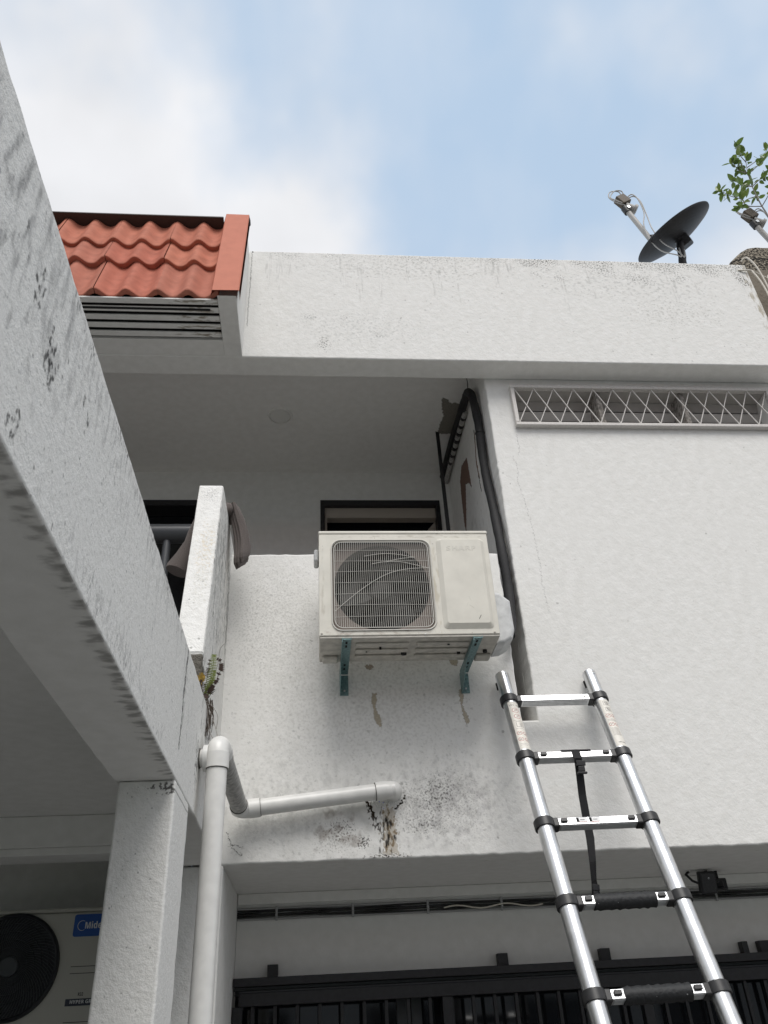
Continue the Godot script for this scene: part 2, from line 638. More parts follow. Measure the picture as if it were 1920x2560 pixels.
	mat("light_cover", srgb(0.70, 0.70, 0.67), 0.5)
	mat("dish_wall", srgb(0.5, 0.5, 0.5), 0.8)

# ------------------------------------------------------------------ the house
const PAINT := Color(0.916, 0.913, 0.902)  # white emulsion, 0.82 linear
const GREY_MOULD := Color(0.16, 0.155, 0.15)
const BLACK_MOULD := Color(0.085, 0.075, 0.065)

func wall_stains() -> Stain:
	var s := Stain.new(Vector2(-0.42, 0.62), Vector2(3.4, 2.75), 0.0024, 41)
	s.floor_at = 0.642
	var film := Color(0.62, 0.62, 0.61)
	# thin grey film of algae low on the wall
	s.blob(Vector2(0.25, 0.84), Vector2(0.75, 0.26), film, 0.34, Vector2(16, 12), 0.22, 0.8)
	s.blob(Vector2(0.62, 0.86), Vector2(0.40, 0.24), Color(0.56, 0.55, 0.56), 0.35, Vector2(34, 30), 0.26, 0.8)
	s.blob(Vector2(-0.16, 0.90), Vector2(0.28, 0.30), film, 0.28, Vector2(40, 40), 0.34, 0.7)
	s.blob(Vector2(0.22, 1.35), Vector2(0.7, 0.45), Color(0.68, 0.67, 0.65), 0.25, Vector2(50, 50), 0.44, 0.3)
	s.blob(Vector2(-0.2, 1.75), Vector2(0.30, 0.45), Color(0.62, 0.62, 0.60), 0.3, Vector2(70, 70), 0.52, 0.2)
	# mould round the pipe's outlet
	s.blob(Vector2(0.545, 0.89), Vector2(0.10, 0.15), BLACK_MOULD, 0.75, Vector2(70, 70), 0.52, 0.32, -0.7)
	s.blob(Vector2(0.60, 0.86), Vector2(0.24, 0.22), Color(0.36, 0.34, 0.33), 0.5, Vector2(95, 95), 0.54, 0.32)
	s.blob(Vector2(0.47, 0.765), Vector2(0.13, 0.06), BLACK_MOULD, 0.65, Vector2(80, 80), 0.54, 0.3)
	s.blob(Vector2(0.42, 0.86), Vector2(0.14, 0.14), Color(0.34, 0.32, 0.30), 0.5, Vector2(90, 90), 0.56, 0.3)
	s.blob(Vector2(0.12, 0.755), Vector2(0.085, 0.065), Color(0.24, 0.19, 0.15), 0.7, Vector2(90, 90), 0.46, 0.35)
	s.blob(Vector2(0.10, 0.72), Vector2(0.15, 0.10), Color(0.36, 0.32, 0.29), 0.5, Vector2(90, 90), 0.56, 0.3)
	s.blob(Vector2(0.215, 0.705), Vector2(0.035, 0.032), BLACK_MOULD, 0.8, Vector2(90, 90), 0.42, 0.12)
	# smooth filler below the outlet, brown run under it
	s.patch(PackedVector2Array([Vector2(0.235, 0.905), Vector2(0.30, 0.92), Vector2(0.36, 0.93), Vector2(0.40, 0.89), Vector2(0.365, 0.85), Vector2(0.33, 0.835), Vector2(0.30, 0.84), Vector2(0.26, 0.86)]), Color(0.88, 0.88, 0.87), 0.9, 0.008, 40.0)
	s.patch(PackedVector2Array([Vector2(0.295, 0.83), Vector2(0.35, 0.845), Vector2(0.358, 0.80), Vector2(0.352, 0.72), Vector2(0.362, 0.655), Vector2(0.30, 0.65), Vector2(0.305, 0.72), Vector2(0.30, 0.78)]), Color(0.62, 0.56, 0.46), 0.5, 0.016, 50.0)
	s.blob(Vector2(0.60, 0.84), Vector2(0.22, 0.20), Color(0.58, 0.57, 0.58), 0.32, Vector2(12, 10), 0.22, 0.8)
	s.blob(Vector2(0.11, 0.75), Vector2(0.14, 0.11), Color(0.52, 0.48, 0.45), 0.5, Vector2(14, 14), 0.30, 0.5)
	s.blob(Vector2(0.325, 0.74), Vector2(0.050, 0.13), Color(0.44, 0.36, 0.23), 0.8, Vector2(55, 26), 0.40, 0.3)
	s.blob(Vector2(0.315, 0.735), Vector2(0.050, 0.135), Color(0.10, 0.075, 0.045), 0.9, Vector2(70, 18), 0.44, 0.35)
	s.blob(Vector2(0.262, 0.80), Vector2(0.022, 0.09), Color(0.15, 0.10, 0.06), 0.9, Vector2(90, 40), 0.42, 0.1, 0.35)
	s.blob(Vector2(0.31, 0.640), Vector2(0.13, 0.022), Color(0.12, 0.09, 0.045), 0.95, Vector2(60, 120), 0.46, 0.14)
	s.line([Vector2(0.225, 0.895), Vector2(0.26, 0.905), Vector2(0.29, 0.915), Vector2(0.33, 0.925)], 0.009, Color(0.14, 0.11, 0.08), 0.9, 0.008)
	s.line([Vector2(0.225, 0.885), Vector2(0.25, 0.85), Vector2(0.265, 0.81)], 0.012, Color(0.16, 0.11, 0.07), 0.85, 0.008)
	s.line([Vector2(0.405, 0.89), Vector2(0.385, 0.86), Vector2(0.355, 0.835)], 0.008, Color(0.14, 0.11, 0.08), 0.9, 0.006)
	# bare render where the paint came away
	var bare := Color(0.68, 0.64, 0.565)
	s.patch(PackedVector2Array([Vector2(0.277, 1.358), Vector2(0.297, 1.36), Vector2(0.300, 1.33), Vector2(0.291, 1.30), Vector2(0.297, 1.272), Vector2(0.312, 1.245), Vector2(0.318, 1.212), Vector2(0.309, 1.196), Vector2(0.293, 1.215), Vector2(0.281, 1.25), Vector2(0.283, 1.28), Vector2(0.272, 1.32)]), bare, 0.95, 0.006)
	s.patch(PackedVector2Array([Vector2(0.687, 1.37), Vector2(0.705, 1.372), Vector2(0.710, 1.335), Vector2(0.700, 1.30), Vector2(0.706, 1.27), Vector2(0.722, 1.24), Vector2(0.724, 1.207), Vector2(0.708, 1.203), Vector2(0.700, 1.23), Vector2(0.692, 1.29), Vector2(0.689, 1.33)]), bare, 0.9, 0.006)
	s.patch(PackedVector2Array([Vector2(0.245, 1.50), Vector2(0.285, 1.505), Vector2(0.292, 1.492), Vector2(0.272, 1.475), Vector2(0.258, 1.48)]), Color(0.60, 0.55, 0.49), 0.9, 0.006)
	s.patch(PackedVector2Array([Vector2(0.655, 1.525), Vector2(0.70, 1.52), Vector2(0.695, 1.49), Vector2(0.665, 1.495)]), bare, 0.9, 0.006)
	# hairline cracks
	var crack := Color(0.36, 0.35, 0.33)
	s.line([Vector2(1.188, 2.923), Vector2(1.192, 2.819), Vector2(1.175, 2.77)], 0.003, crack, 0.35, 0.01)
	s.line([Vector2(1.145, 2.757), Vector2(1.16, 2.70), Vector2(1.16, 2.662), Vector2(1.148, 2.578), Vector2(1.17, 2.416), Vector2(1.181, 2.298), Vector2(1.188, 2.197), Vector2(1.19, 2.073), Vector2(1.183, 1.93), Vector2(1.194, 1.77)], 0.0028, crack, 0.3, 0.012)
	s.line([Vector2(-0.36, 0.76), Vector2(-0.33, 0.70), Vector2(-0.29, 0.665)], 0.005, Color(0.22, 0.21, 0.2), 0.85, 0.01)
	s.line([Vector2(-0.345, 0.71), Vector2(-0.29, 0.705)], 0.004, Color(0.25, 0.24, 0.23), 0.7, 0.01)
	# pinholes and dirt specks
	for i in 110:
		var p := Vector2(rng.randf_range(-0.4, 2.9), rng.randf_range(0.66, 3.3))
		s.blob(p, Vector2.ONE * rng.randf_range(0.003, 0.007), Color(0.42, 0.41, 0.39), rng.randf_range(0.15, 0.5), Vector2(30, 30), 0.2, 0.2)
	for i in 900:
		var q := Vector2(rng.randf_range(-0.4, 0.75), rng.randf_range(0.66, 2.05))
		s.blob(q, Vector2(rng.randf_range(0.004, 0.012), rng.randf_range(0.003, 0.008)), Color(0.50, 0.50, 0.48), rng.randf_range(0.08, 0.30), Vector2(60, 60), 0.25, 0.2, rng.randf_range(-1, 1))
	return s

func parapet_stains() -> Stain:
	var s := Stain.new(Vector2(-0.42, 3.34), Vector2(3.36, 0.97), 0.003, 43)
	# algae along the coping, thicker to the right
	for i in 46:
		var x := rng.randf_range(-0.3, 2.9)
		var thick := 0.35 + 0.65 * smoothstep(0.8, 2.0, x)
		s.blob(Vector2(x, 4.30 - rng.randf_range(0.0, 0.05)), Vector2(rng.randf_range(0.08, 0.2), rng.randf_range(0.05, 0.12)), Color(0.22, 0.22, 0.20), 0.65 * thick, Vector2(70, 90), 0.58, 0.16, rng.randf_range(-0.5, 0.5))
	for i in 14:
		var x2 := rng.randf_range(1.4, 2.85)
		s.blob(Vector2(x2, 4.24 - rng.randf_range(0.0, 0.14)), Vector2(rng.randf_range(0.06, 0.16), rng.randf_range(0.04, 0.09)), Color(0.26, 0.26, 0.24), 0.55, Vector2(60, 90), 0.60, 0.14, rng.randf_range(-0.7, 0.3))
	s.blob(Vector2(2.1, 4.05), Vector2(0.9, 0.2), Color(0.62, 0.62, 0.61), 0.35, Vector2(24, 30), 0.5, 0.35)
	s.blob(Vector2(0.6, 4.15), Vector2(1.0, 0.16), Color(0.62, 0.62, 0.60), 0.35, Vector2(30, 40), 0.5, 0.35)
	s.blob(Vector2(0.07, 3.47), Vector2(0.06, 0.09), Color(0.24, 0.24, 0.23), 0.7, Vector2(80, 80), 0.60, 0.12)
	s.blob(Vector2(-0.02, 3.69), Vector2(0.07, 0.05), Color(0.46, 0.47, 0.46), 0.5, Vector2(70, 70), 0.55, 0.2)
	s.blob(Vector2(0.19, 3.69), Vector2(0.05, 0.035), Color(0.46, 0.47, 0.46), 0.5, Vector2(70, 70), 0.55, 0.2)
	s.blob(Vector2(0.40, 3.545), Vector2(0.045, 0.035), Color(0.46, 0.47, 0.46), 0.5, Vector2(70, 70), 0.55, 0.2)
	s.blob(Vector2(0.3, 3.6), Vector2(0.6, 0.22), Color(0.64, 0.65, 0.64), 0.3, Vector2(40, 40), 0.55, 0.3)
	s.blob(Vector2(2.3, 3.8), Vector2(0.5, 0.2), Color(0.60, 0.59, 0.56), 0.35, Vector2(40, 40), 0.58, 0.25)
	# ochre lime run at the right end
	s.blob(Vector2(2.93, 3.95), Vector2(0.07, 0.40), Color(0.60, 0.56, 0.46), 0.7, Vector2(40, 8), 0.22, 0.6)
	s.blob(Vector2(2.86, 4.13), Vector2(0.05, 0.10), Color(0.16, 0.15, 0.13), 0.8, Vector2(70, 70), 0.48, 0.12, 0.5)
	s.line([Vector2(-0.385, 4.29), Vector2(-0.386, 4.0), Vector2(-0.389, 3.8), Vector2(-0.39, 3.6)], 0.006, Color(0.10, 0.10, 0.10), 0.7, 0.006)
	for i in 30:
		s.blob(Vector2(rng.randf_range(-0.3, 2.9), rng.randf_range(3.95, 4.25)), Vector2(rng.randf_range(0.01, 0.04), rng.randf_range(0.1, 0.28)), Color(0.60, 0.60, 0.59), 0.3, Vector2(60, 6), 0.35, 0.6)
	for i in 120:
		s.blob(Vector2(rng.randf_range(-0.4, 2.9), rng.randf_range(3.38, 4.28)), Vector2.ONE * rng.randf_range(0.003, 0.008), Color(0.42, 0.42, 0.41), rng.randf_range(0.15, 0.45), Vector2(40, 40), 0.2, 0.2)
	return s

func divider_stains() -> Stain:
	# for the faces that look right: along z from front to back, and up
	var s := Stain.new(Vector2(0, 1.0), Vector2(0.8, 1.25), 0.0024, 44)
	for i in 16:
		var z := rng.randf_range(0.05, 0.75)
		s.blob(Vector2(z, rng.randf_range(1.3, 2.1)), Vector2(rng.randf_range(0.02, 0.05), rng.randf_range(0.12, 0.3)), Color(0.22, 0.22, 0.22), 0.75, Vector2(120, 18), 0.50, 0.14)
	s.blob(Vector2(0.35, 1.7), Vector2(0.4, 0.5), Color(0.45, 0.46, 0.47), 0.55, Vector2(60, 14), 0.36, 0.4)
	s.blob(Vector2(0.05, 1.10), Vector2(0.12, 0.20), Color(0.13, 0.11, 0.08), 0.85, Vector2(50, 22), 0.40, 0.2)
	s.blob(Vector2(0.70, 1.75), Vector2(0.06, 0.4), Color(0.18, 0.18, 0.16), 0.8, Vector2(90, 20), 0.48, 0.14)
	return s

func divider_front_stains() -> Stain:
	var s := Stain.new(Vector2(-0.53, 1.2), Vector2(0.13, 1.02), 0.002, 45)
	s.blob(Vector2(-0.455, 1.80), Vector2(0.05, 0.20), Color(0.80, 0.70, 0.52), 0.4, Vector2(60, 40), 0.35, 0.6)
	s.blob(Vector2(-0.45, 1.68), Vector2(0.06, 0.30), Color(0.74, 0.71, 0.62), 0.3, Vector2(70, 50), 0.42, 0.5)
	s.blob(Vector2(-0.46, 2.12), Vector2(0.06, 0.08), Color(0.52, 0.52, 0.52), 0.5, Vector2(120, 120), 0.58, 0.15)
	for i in 10:
		s.blob(Vector2(rng.randf_range(-0.53, -0.41), rng.randf_range(1.25, 2.2)), Vector2.ONE * rng.randf_range(0.003, 0.006), Color(0.4, 0.4, 0.38), 0.5, Vector2(40, 40), 0.2, 0.2)
	return s

func side_wall_stains() -> Stain:
	# x is metres back from the front corner
	var s := Stain.new(Vector2(0, 2.0), Vector2(1.4, 1.7), 0.003, 46)
	var brick := Color(0.47, 0.36, 0.31)
	s.patch(PackedVector2Array([Vector2(0.71, 3.29), Vector2(0.78, 3.32), Vector2(0.90, 3.36), Vector2(1.0, 3.30), Vector2(1.02, 3.15), Vector2(1.03, 2.97), Vector2(1.0, 2.86), Vector2(0.92, 3.0), Vector2(0.84, 3.16), Vector2(0.74, 3.10), Vector2(0.68, 3.02), Vector2(0.69, 3.14)]), brick, 0.95, 0.012, 40.0)
	s.line([Vector2(0.42, 3.26), Vector2(0.44, 3.16), Vector2(0.47, 3.08), Vector2(0.46, 3.0), Vector2(0.45, 2.92)], 0.026, Color(0.50, 0.40, 0.33), 0.9, 0.01)
	s.line([Vector2(0.46, 2.96), Vector2(0.45, 2.88), Vector2(0.44, 2.82)], 0.012, Color(0.10, 0.08, 0.07), 0.9, 0.012)
	s.line([Vector2(0.42, 3.29), Vector2(0.42, 3.27)], 0.02, Color(0.05, 0.05, 0.05), 0.9, 0.004)
	s.blob(Vector2(0.8, 2.6), Vector2(0.5, 0.5), Color(0.55, 0.54, 0.52), 0.3, Vector2(9, 6), 0.40, 0.6)
	return s

func ceiling_stains() -> Stain:
	var s := Stain.new(Vector2(-5.0, 0), Vector2(9.2, 1.6), 0.0046, 47)
	s.patch(PackedVector2Array([Vector2(0.882, 0.50), Vector2(0.93, 0.53), Vector2(0.945, 0.56), Vector2(1.045, 0.57), Vector2(1.045, 0.90), Vector2(0.90, 0.90), Vector2(0.905, 0.78), Vector2(0.92, 0.70), Vector2(0.89, 0.60)]), Color(0.47, 0.455, 0.42), 0.95, 0.012, 30.0)
	return s

func eave_wood_stain() -> Stain:
	var s := Stain.new(Vector2(-3.7, 2.9), Vector2(3.2, 0.56), 0.003, 48)
	for z in [3.037, 3.098, 3.156, 3.217, 3.276, 3.34]:
		s.blob(Vector2(-0.60, z), Vector2(0.18, 0.030), Color(0.46, 0.40, 0.30), 0.7, Vector2(9, 40), 0.42, 0.35)
		s.blob(Vector2(-0.55, z + 0.01), Vector2(0.08, 0.02), Color(0.26, 0.23, 0.19), 0.6, Vector2(20, 90), 0.55, 0.2)
	return s

func make_house() -> void:
	var h := thing("house", "white rendered house front with recessed balcony, flat parapet and tiled canopy", "house", P(0.6, -EYE, WALL))
	var st := mb()
	# front wall: balcony breast, pipe chase, full-height wall with a slot for the vent window
	var o := [Vector2(-0.41, 0.636), Vector2(4.2, 0.636), Vector2(4.2, 3.349), Vector2(1.2154, 3.349), Vector2(1.2154, 3.272), Vector2(2.812, 3.272), Vector2(2.812, 2.985), Vector2(1.215, 2.985), Vector2(1.215, 3.349), Vector2(1.047, 3.349), Vector2(1.047, 1.215), Vector2(0.972, 1.215), Vector2(0.972, 2.117), Vector2(-0.41, 2.117)]
	plane(P(-0.42, 0.62, WALL), Vector3(3.4, 0, 0), Vector3(0, 2.75, 0))
	slab(st, o, Transform3D(Basis.IDENTITY, P(0, 0, WALL)), 0.14, 0.010, 0.03, 0.0022, [1, 0, 0, 0, 0, 0, 0, 0, 0, 1, 1, 1, 1, 0])
	part("front_wall", st, plaster("wall_stained", PAINT, 0.15, wall_stains()), h)
	# parapet over the wall
	st = mb()
	plane(P(-0.42, 3.34, -3.44), Vector3(3.36, 0, 0), Vector3(0, 0.97, 0))
	block(st, P(-5.0, 3.35, -3.6), P(2.93, 4.289, -3.44), 0.010, 0.035, 0.0016)
	part("parapet", st, plaster("parapet_stained", PAINT, 0.20, parapet_stains()), h)
	# roof slab, which is the balcony's ceiling
	st = mb()
	plane(P(-5.0, 3.65, -3.6), Vector3(9.2, 0, 0), Vector3(0, 0, -1.6))
	block(st, P(-5.0, 3.65, -5.2), P(4.2, 3.85, -3.6005), 0.0, 1.0)
	part("balcony_ceiling", st, plaster("ceiling_peeled", PAINT, 0.02, ceiling_stains()), h)
	# the drop beam behind the parapet only spans the room to the right of the balcony
	st = mb()
	block(st, P(1.047, 3.3495, -3.74), P(4.2, 3.6495, -3.6005), 0.0, 1.0)
	part("lintel", st, M.render_smooth, h)
	# balcony back wall with the door opening
	st = mb()
	var bw := [Vector2(-5.0, 1.0), Vector2(-2.2, 1.0), Vector2(-2.2, 3.378), Vector2(-0.80, 3.378), Vector2(-0.80, 1.0), Vector2(0.058, 1.0), Vector2(0.058, 3.378), Vector2(0.954, 3.378), Vector2(0.954, 1.0), Vector2(4.2, 1.0), Vector2(4.2, 3.65), Vector2(-5.0, 3.65)]
	slab(st, bw, Transform3D(Basis.IDENTITY, P(0, 0, -4.98)), 0.14, 0.0)
	part("balcony_back_wall", st, M.render_smooth, h)
	# side wall between balcony and room
	st = mb()
	plane(P(1.047, 2.0, -3.6), Vector3(0, 0, -1.4), Vector3(0, 1.7, 0))
	block(st, P(1.047, 1.0, -4.9795), P(1.16, 3.6495, WALL - 0.1405), 0.0, 0.3)
	part("balcony_side_wall", st, plaster("side_peeled", PAINT, 0.25, side_wall_stains()), h)
	# floor of the balcony, which roofs the porch
	st = mb()
	block(st, P(-0.38, 0.6365, -7.6), P(4.2, 1.0, WALL - 0.1405), 0.0, 1.0)
	part("porch_soffit", st, M.render_smooth, h)
	st = mb()
	block(st, P(-0.4095, 1.0005, -4.979), P(1.0465, 1.012, WALL - 0.141), 0.0, 1.0)
	part("added_balcony_floor", st, M.added_floor_tile, h)  # unseen floor, added in dark tile to lower bounce onto the ceiling
	# end walls that close the room behind the vent window
	st = mb()
	block(st, P(4.2, -EYE, -7.5), P(4.34, 4.28, -3.45), 0.0, 1.0)
	part("gable_wall", st, M.render_white, h)
	st = mb()
	block(st, P(1.16, 1.0, -5.2), P(4.2, 3.65, -5.13), 0.0, 1.0)
	part("room_wall", st, M.louvre_dull, h)
	# porch wall
	st = mb()
	slab(st, [Vector2(-0.365, 0.268), Vector2(3.2, 0.268), Vector2(3.2, -EYE), Vector2(4.2, -EYE), Vector2(4.2, 0.636), Vector2(-0.365, 0.636)], Transform3D(Basis.IDENTITY, P(0, 0, -4.39)), 0.15, 0.0)
	part("porch_wall", st, M.render_smooth, h)
	st = mb()
	block(st, P(-0.364, 0.588, -4.3895), P(4.19, 0.6355, -4.370), 0.003, 0.5)
	part("cornice", st, M.render_smooth, h)
	# pilaster behind the downpipe
	st = mb()
	block(st, P(-0.62, -EYE, -4.54), P(-0.366, 0.6355, WALL - 0.002), 0.008, 0.2, 0.0015)
	part("pilaster", st, M.render_white, h)
	# room behind the porch wall
	st = mb()
	block(st, P(-0.62, -EYE, -7.6), P(4.2, 0.9, -7.45), 0.0, 1.0)
	block(st, P(-0.62, -EYE, -7.4495), P(-0.50, 0.9, -4.5405), 0.0, 1.0)
	part("hall_wall", st, M.louvre_dull, h)
	# divider between the two balconies, its front edge leaning back
	st = mb()
	plane(P(-0.41, 1.0, -2.86), Vector3(0, 0, -0.8), Vector3(0, 1.25, 0))
	var prof := [Vector2(2.905, 1.046), Vector2(5.0, 1.046), Vector2(5.0, 2.185), Vector2(3.088, 2.185), Vector2(2.867, 1.258)]
	slab(st, prof, Transform3D(Basis(Vector3(0, 0, -1), Vector3.UP, Vector3.RIGHT), P(-0.41, 0, 0)), 0.109, 0.009, 0.03, 0.002)
	var dv := part("balcony_divider", st, plaster("divider_stained", PAINT, 0.4, divider_stains()), h)
	st = mb()
	plane(P(-0.53, 1.2, 0), Vector3(0.13, 0, 0), Vector3(0, 1.02, 0))
	var up := (Vector3(0, 2.185, -3.088) - Vector3(0, 1.258, -2.867)).normalized()
	var nf := Vector3.RIGHT.cross(up)
	slab(st, rect2(-0.054, 0.0, 0.052, 0.944), Transform3D(Basis(Vector3.RIGHT, up, nf), P(-0.4645, 1.258, -2.867) + nf * 0.0035), 0.012, 0.004, 0.03, 0.001)
	part("divider_front", st, plaster("divider_front_stained", PAINT, 0.35, divider_front_stains()), dv)
	st = mb()
	block(st, P(-0.517, 1.047, -2.912), P(-0.4105, 1.252, -2.860), 0.01, 0.02, 0.006, Transform3D.IDENTITY)
	part("mossy_toe", st, plaster("moss_dark", srgb(0.13, 0.12, 0.105), 1.2), dv)
	make_door(h)
	make_window(h)
	make_canopy(h)

func make_door(h: Node3D) -> void:
	# balcony door: black outer frame, beige inner frame, dark glass
	for v in [[0.058, 0.954, "balcony_door", 0.0], [-2.2, -0.80, "neighbour_door", 0.0]]:
		var x0: float = v[0]
		var x1: float = v[1]
		var st := mb()
		block(st, P(x0, 3.338, -5.119), P(x1, 3.386, -4.965), 0.003)
		block(st, P(x0, 1.0, -5.119), P(x0 + 0.032, 3.3375, -4.965), 0.003)
		block(st, P(x1 - 0.032, 1.0, -5.119), P(x1, 3.3375, -4.965), 0.003)
		var f := part(v[2], st, M.steel_black, h)
		if x0 > 0:
			st = mb()
			block(st, P(x0 + 0.0325, 3.25, -5.07), P(x1 - 0.0325, 3.3375, -5.0), 0.003)
			block(st, P(x0 + 0.0325, 1.0, -5.07), P(x0 + 0.05, 3.2495, -5.0), 0.003)
			part("inner_frame", st, M.beige_frame, f)
			st = mb()
			slab(st, [Vector2(0.80, 3.10), Vector2(0.92, 3.10), Vector2(0.92, 3.245)], Transform3D(Basis.IDENTITY, P(0, 0, -5.045)), 0.01, 0.0)
			part("curtain_corner", st, M.beige_frame, f)
		st = mb()
		block(st, P(x0 - 0.09, 1.0, -5.14), P(x1 + 0.09, 3.5, -5.1205), 0.0)
		part("pane", st, M.glass_dark, f)

func make_window(h: Node3D) -> void:
	# long vent window: steel frame with crossed bars, old timber mullions and glass louvres behind
	var z0 := -3.6
	var z1 := -3.565
	var st := mb()
	block(st, P(1.188, 3.258, z0), P(2.832, 3.280, z1), 0.003)
	block(st, P(1.188, 2.968, z0), P(2.832, 2.990, z1), 0.003)
	block(st, P(1.188, 2.9905, z0), P(1.211, 3.2575, z1), 0.003)
	block(st, P(2.809, 2.9905, z0), P(2.832, 3.2575, z1), 0.003)
	var f := part("vent_window", st, M.grille_white, h)
	var w := (2.809 - 1.211) / 13.0
	for k in 13:
		var a := 1.211 + k * w
		for s in 2:
			st = mb()
			var p0 := P(a if s == 0 else a + w, 3.258, z1 - 0.010 - 0.008 * s)
			var p1 := P(a + w if s == 0 else a, 2.990, z1 - 0.010 - 0.008 * s)
			var d := (p1 - p0).normalized()
			var xf := Transform3D(Basis(d.cross(Vector3.BACK).normalized(), d, Vector3.BACK), p0)
			block(st, Vector3(-0.0028, 0.0, -0.003), Vector3(0.0028, (p1 - p0).length(), 0.003), 0.001, 1.0, 0.0, xf)
			part("bar", st, M.grille_white, f)
	for x in [1.738, 2.271]:
		st = mb()
		for e in [-0.016, 0.002]:
			block(st, P(x + e, 2.985, -3.69), P(x + e + 0.016, 3.272, -3.602 - (0.008 if e > 0 else 0.0)), 0.002)
		block(st, P(x - 0.024, 2.985, -3.73), P(x + 0.026, 3.272, -3.6905), 0.002)
		part("mullion", st, M.wood_old, f)
	for x in [[1.216, 1.713], [1.765, 2.246], [2.298, 2.811]]:
		for k in 4:
			st = mb()
			var tilt := Basis(Vector3.RIGHT, deg_to_rad(20))
			block(st, Vector3(0, -0.030, -0.005), Vector3(x[1] - x[0], 0.030, 0.005), 0.001, 1.0, 0.0, Transform3D(tilt, P(x[0], 3.232 - k * 0.080, -3.712)))
			part("louvre", st, M.louvre_dull, f)
	st = mb()
	block(st, P(1.2155, 3.262, -3.735), P(2.8115, 3.2715, -3.605), 0.0, 1.0)
	part("head_board", st, M.louvre_dull, f)

func make_canopy(h: Node3D) -> void:
	# tiled canopy over the balcony to the left of the parapet
	var t := Vector3(0, 0.9726, -0.2326)
	var n := Vector3(0, 0.2326, 0.9726)
	var base := P(0, 3.36, -2.97)
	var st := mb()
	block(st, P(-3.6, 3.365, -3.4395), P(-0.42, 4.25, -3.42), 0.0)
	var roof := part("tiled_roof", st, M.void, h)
	# tile: two rolls wide, thick nosing
	var meshes := []
	for lg in [0.40, 0.29, 0.33]:
		var m := mb()
		var cols := 28
		var w := 0.322
		var top := []
		for i in cols + 1:
			var u := float(i) / cols
			top.append([u * w, 0.044 * pow(0.5 + 0.5 * cos(4.0 * PI * u), 1.3) - 0.044])
		for i in cols:
			var a: Array = top[i]
			var b: Array = top[i + 1]
			var na := Vector3(-(top[mini(i + 1, cols)][1] - top[maxi(i - 1, 0)][1]), 0, top[mini(i + 1, cols)][0] - top[maxi(i - 1, 0)][0]).normalized()
			var nb := Vector3(-(top[mini(i + 2, cols)][1] - top[i][1]), 0, top[mini(i + 2, cols)][0] - top[i][0]).normalized()
			# nosing rolls over at the lower edge
			quad_n(m, [Vector3(a[0], 0.006, a[1]), Vector3(b[0], 0.006, b[1]), Vector3(b[0], lg, b[1] - 0.035), Vector3(a[0], lg, a[1] - 0.035)], [na, nb, nb, na])
			var ea := (na + Vector3(0, -1, 0)).normalized()
			var eb := (nb + Vector3(0, -1, 0)).normalized()
			quad_n(m, [Vector3(a[0], 0.0, a[1] - 0.006), Vector3(b[0], 0.0, b[1] - 0.006), Vector3(b[0], 0.006, b[1]), Vector3(a[0], 0.006, a[1])], [ea, eb, nb, na])
			quad(m, Vector3(a[0], 0.004, a[1] - 0.038), Vector3(b[0], 0.004, b[1] - 0.038), Vector3(b[0], 0.0, b[1] - 0.006), Vector3(a[0], 0.0, a[1] - 0.006))
			quad(m, Vector3(b[0], 0.004, b[1] - 0.038), Vector3(a[0], 0.004, a[1] - 0.038), Vector3(a[0], lg, a[1] - 0.060), Vector3(b[0], lg, b[1] - 0.060))
		for s in [0, cols]:
			var e: Array = top[s]
			quad(m, Vector3(e[0], 0.004, e[1] - 0.038), Vector3(e[0], 0.0, e[1] - 0.004), Vector3(e[0], lg, e[1] - 0.035), Vector3(e[0], lg, e[1] - 0.060))
		meshes.append(m.commit())
	var tones := []
	for k in 4:
		var m: StandardMaterial3D = M.tile.duplicate()
		m.albedo_color = srgb(0.60 * [1.0, 0.93, 1.05, 0.97][k], 0.225 * [1.0, 0.96, 1.06, 0.9][k], 0.152 * [1.0, 1.0, 1.05, 0.92][k])
		m.uv1_offset = Vector3(0.31, 0.17, 0.43) * k
		tones.append(m)
	var starts := [0.022, 0.384, 0.632]
	var shift := [0.0, -0.006, -0.004]
	for r in 3:
		for k in range(-1, 8):
			var x: float = -0.822 - 0.325 * k + shift[r] + rng.randf_range(-0.003, 0.003)
			var turn := Basis(n, rng.randf_range(-0.006, 0.006))
			var xf := Transform3D(turn * Basis(Vector3.RIGHT, t, n), base + Vector3(x, 0, 0) + t * (starts[r] + rng.randf_range(-0.004, 0.004)) + n * rng.randf_range(-0.003, 0.003))
			if k == -1:
				continue
			piece("roof_tile", meshes[r], tones[rng.randi() % 4], roof, xf)
	# painted sheet over the verge
	st = mb()
	var cs := [Vector2(-0.549, -0.046), Vector2(-0.530, 0.010), Vector2(-0.394, 0.012), Vector2(-0.389, 0.008), Vector2(-0.389, -0.05)]
	for i in cs.size() - 1:
		var a: Vector2 = cs[i]
		var b: Vector2 = cs[i + 1]
		var s0 := 0.030 if i == 0 else 0.004
		var s1 := 0.0 if i == 1 else 0.004
		quad(st, base + Vector3(a.x, 0, 0) + n * a.y + t * s0, base + Vector3(b.x, 0, 0) + n * b.y + t * (0.004 if i < 2 else s1), base + Vector3(b.x, 0, 0) + n * b.y + t * 0.968, base + Vector3(a.x, 0, 0) + n * a.y + t * 0.975)
		quad(st, base + Vector3(b.x, 0, 0) + n * (b.y - 0.003) + t * 0.004, base + Vector3(a.x, 0, 0) + n * (a.y - 0.003) + t * s0, base + Vector3(a.x, 0, 0) + n * (a.y - 0.003) + t * 0.975, base + Vector3(b.x, 0, 0) + n * (b.y - 0.003) + t * 0.968)
	part("verge_sheet", st, M.flashing, roof)
	# dark strip along the top, and the deck under the tiles
	st = mb()
	block(st, Vector3(-3.4, 0.937, -0.128), Vector3(-0.545, 0.952, 0.004), 0.004, 0.5, 0.002, Transform3D(Basis(Vector3.RIGHT, t, n), base))
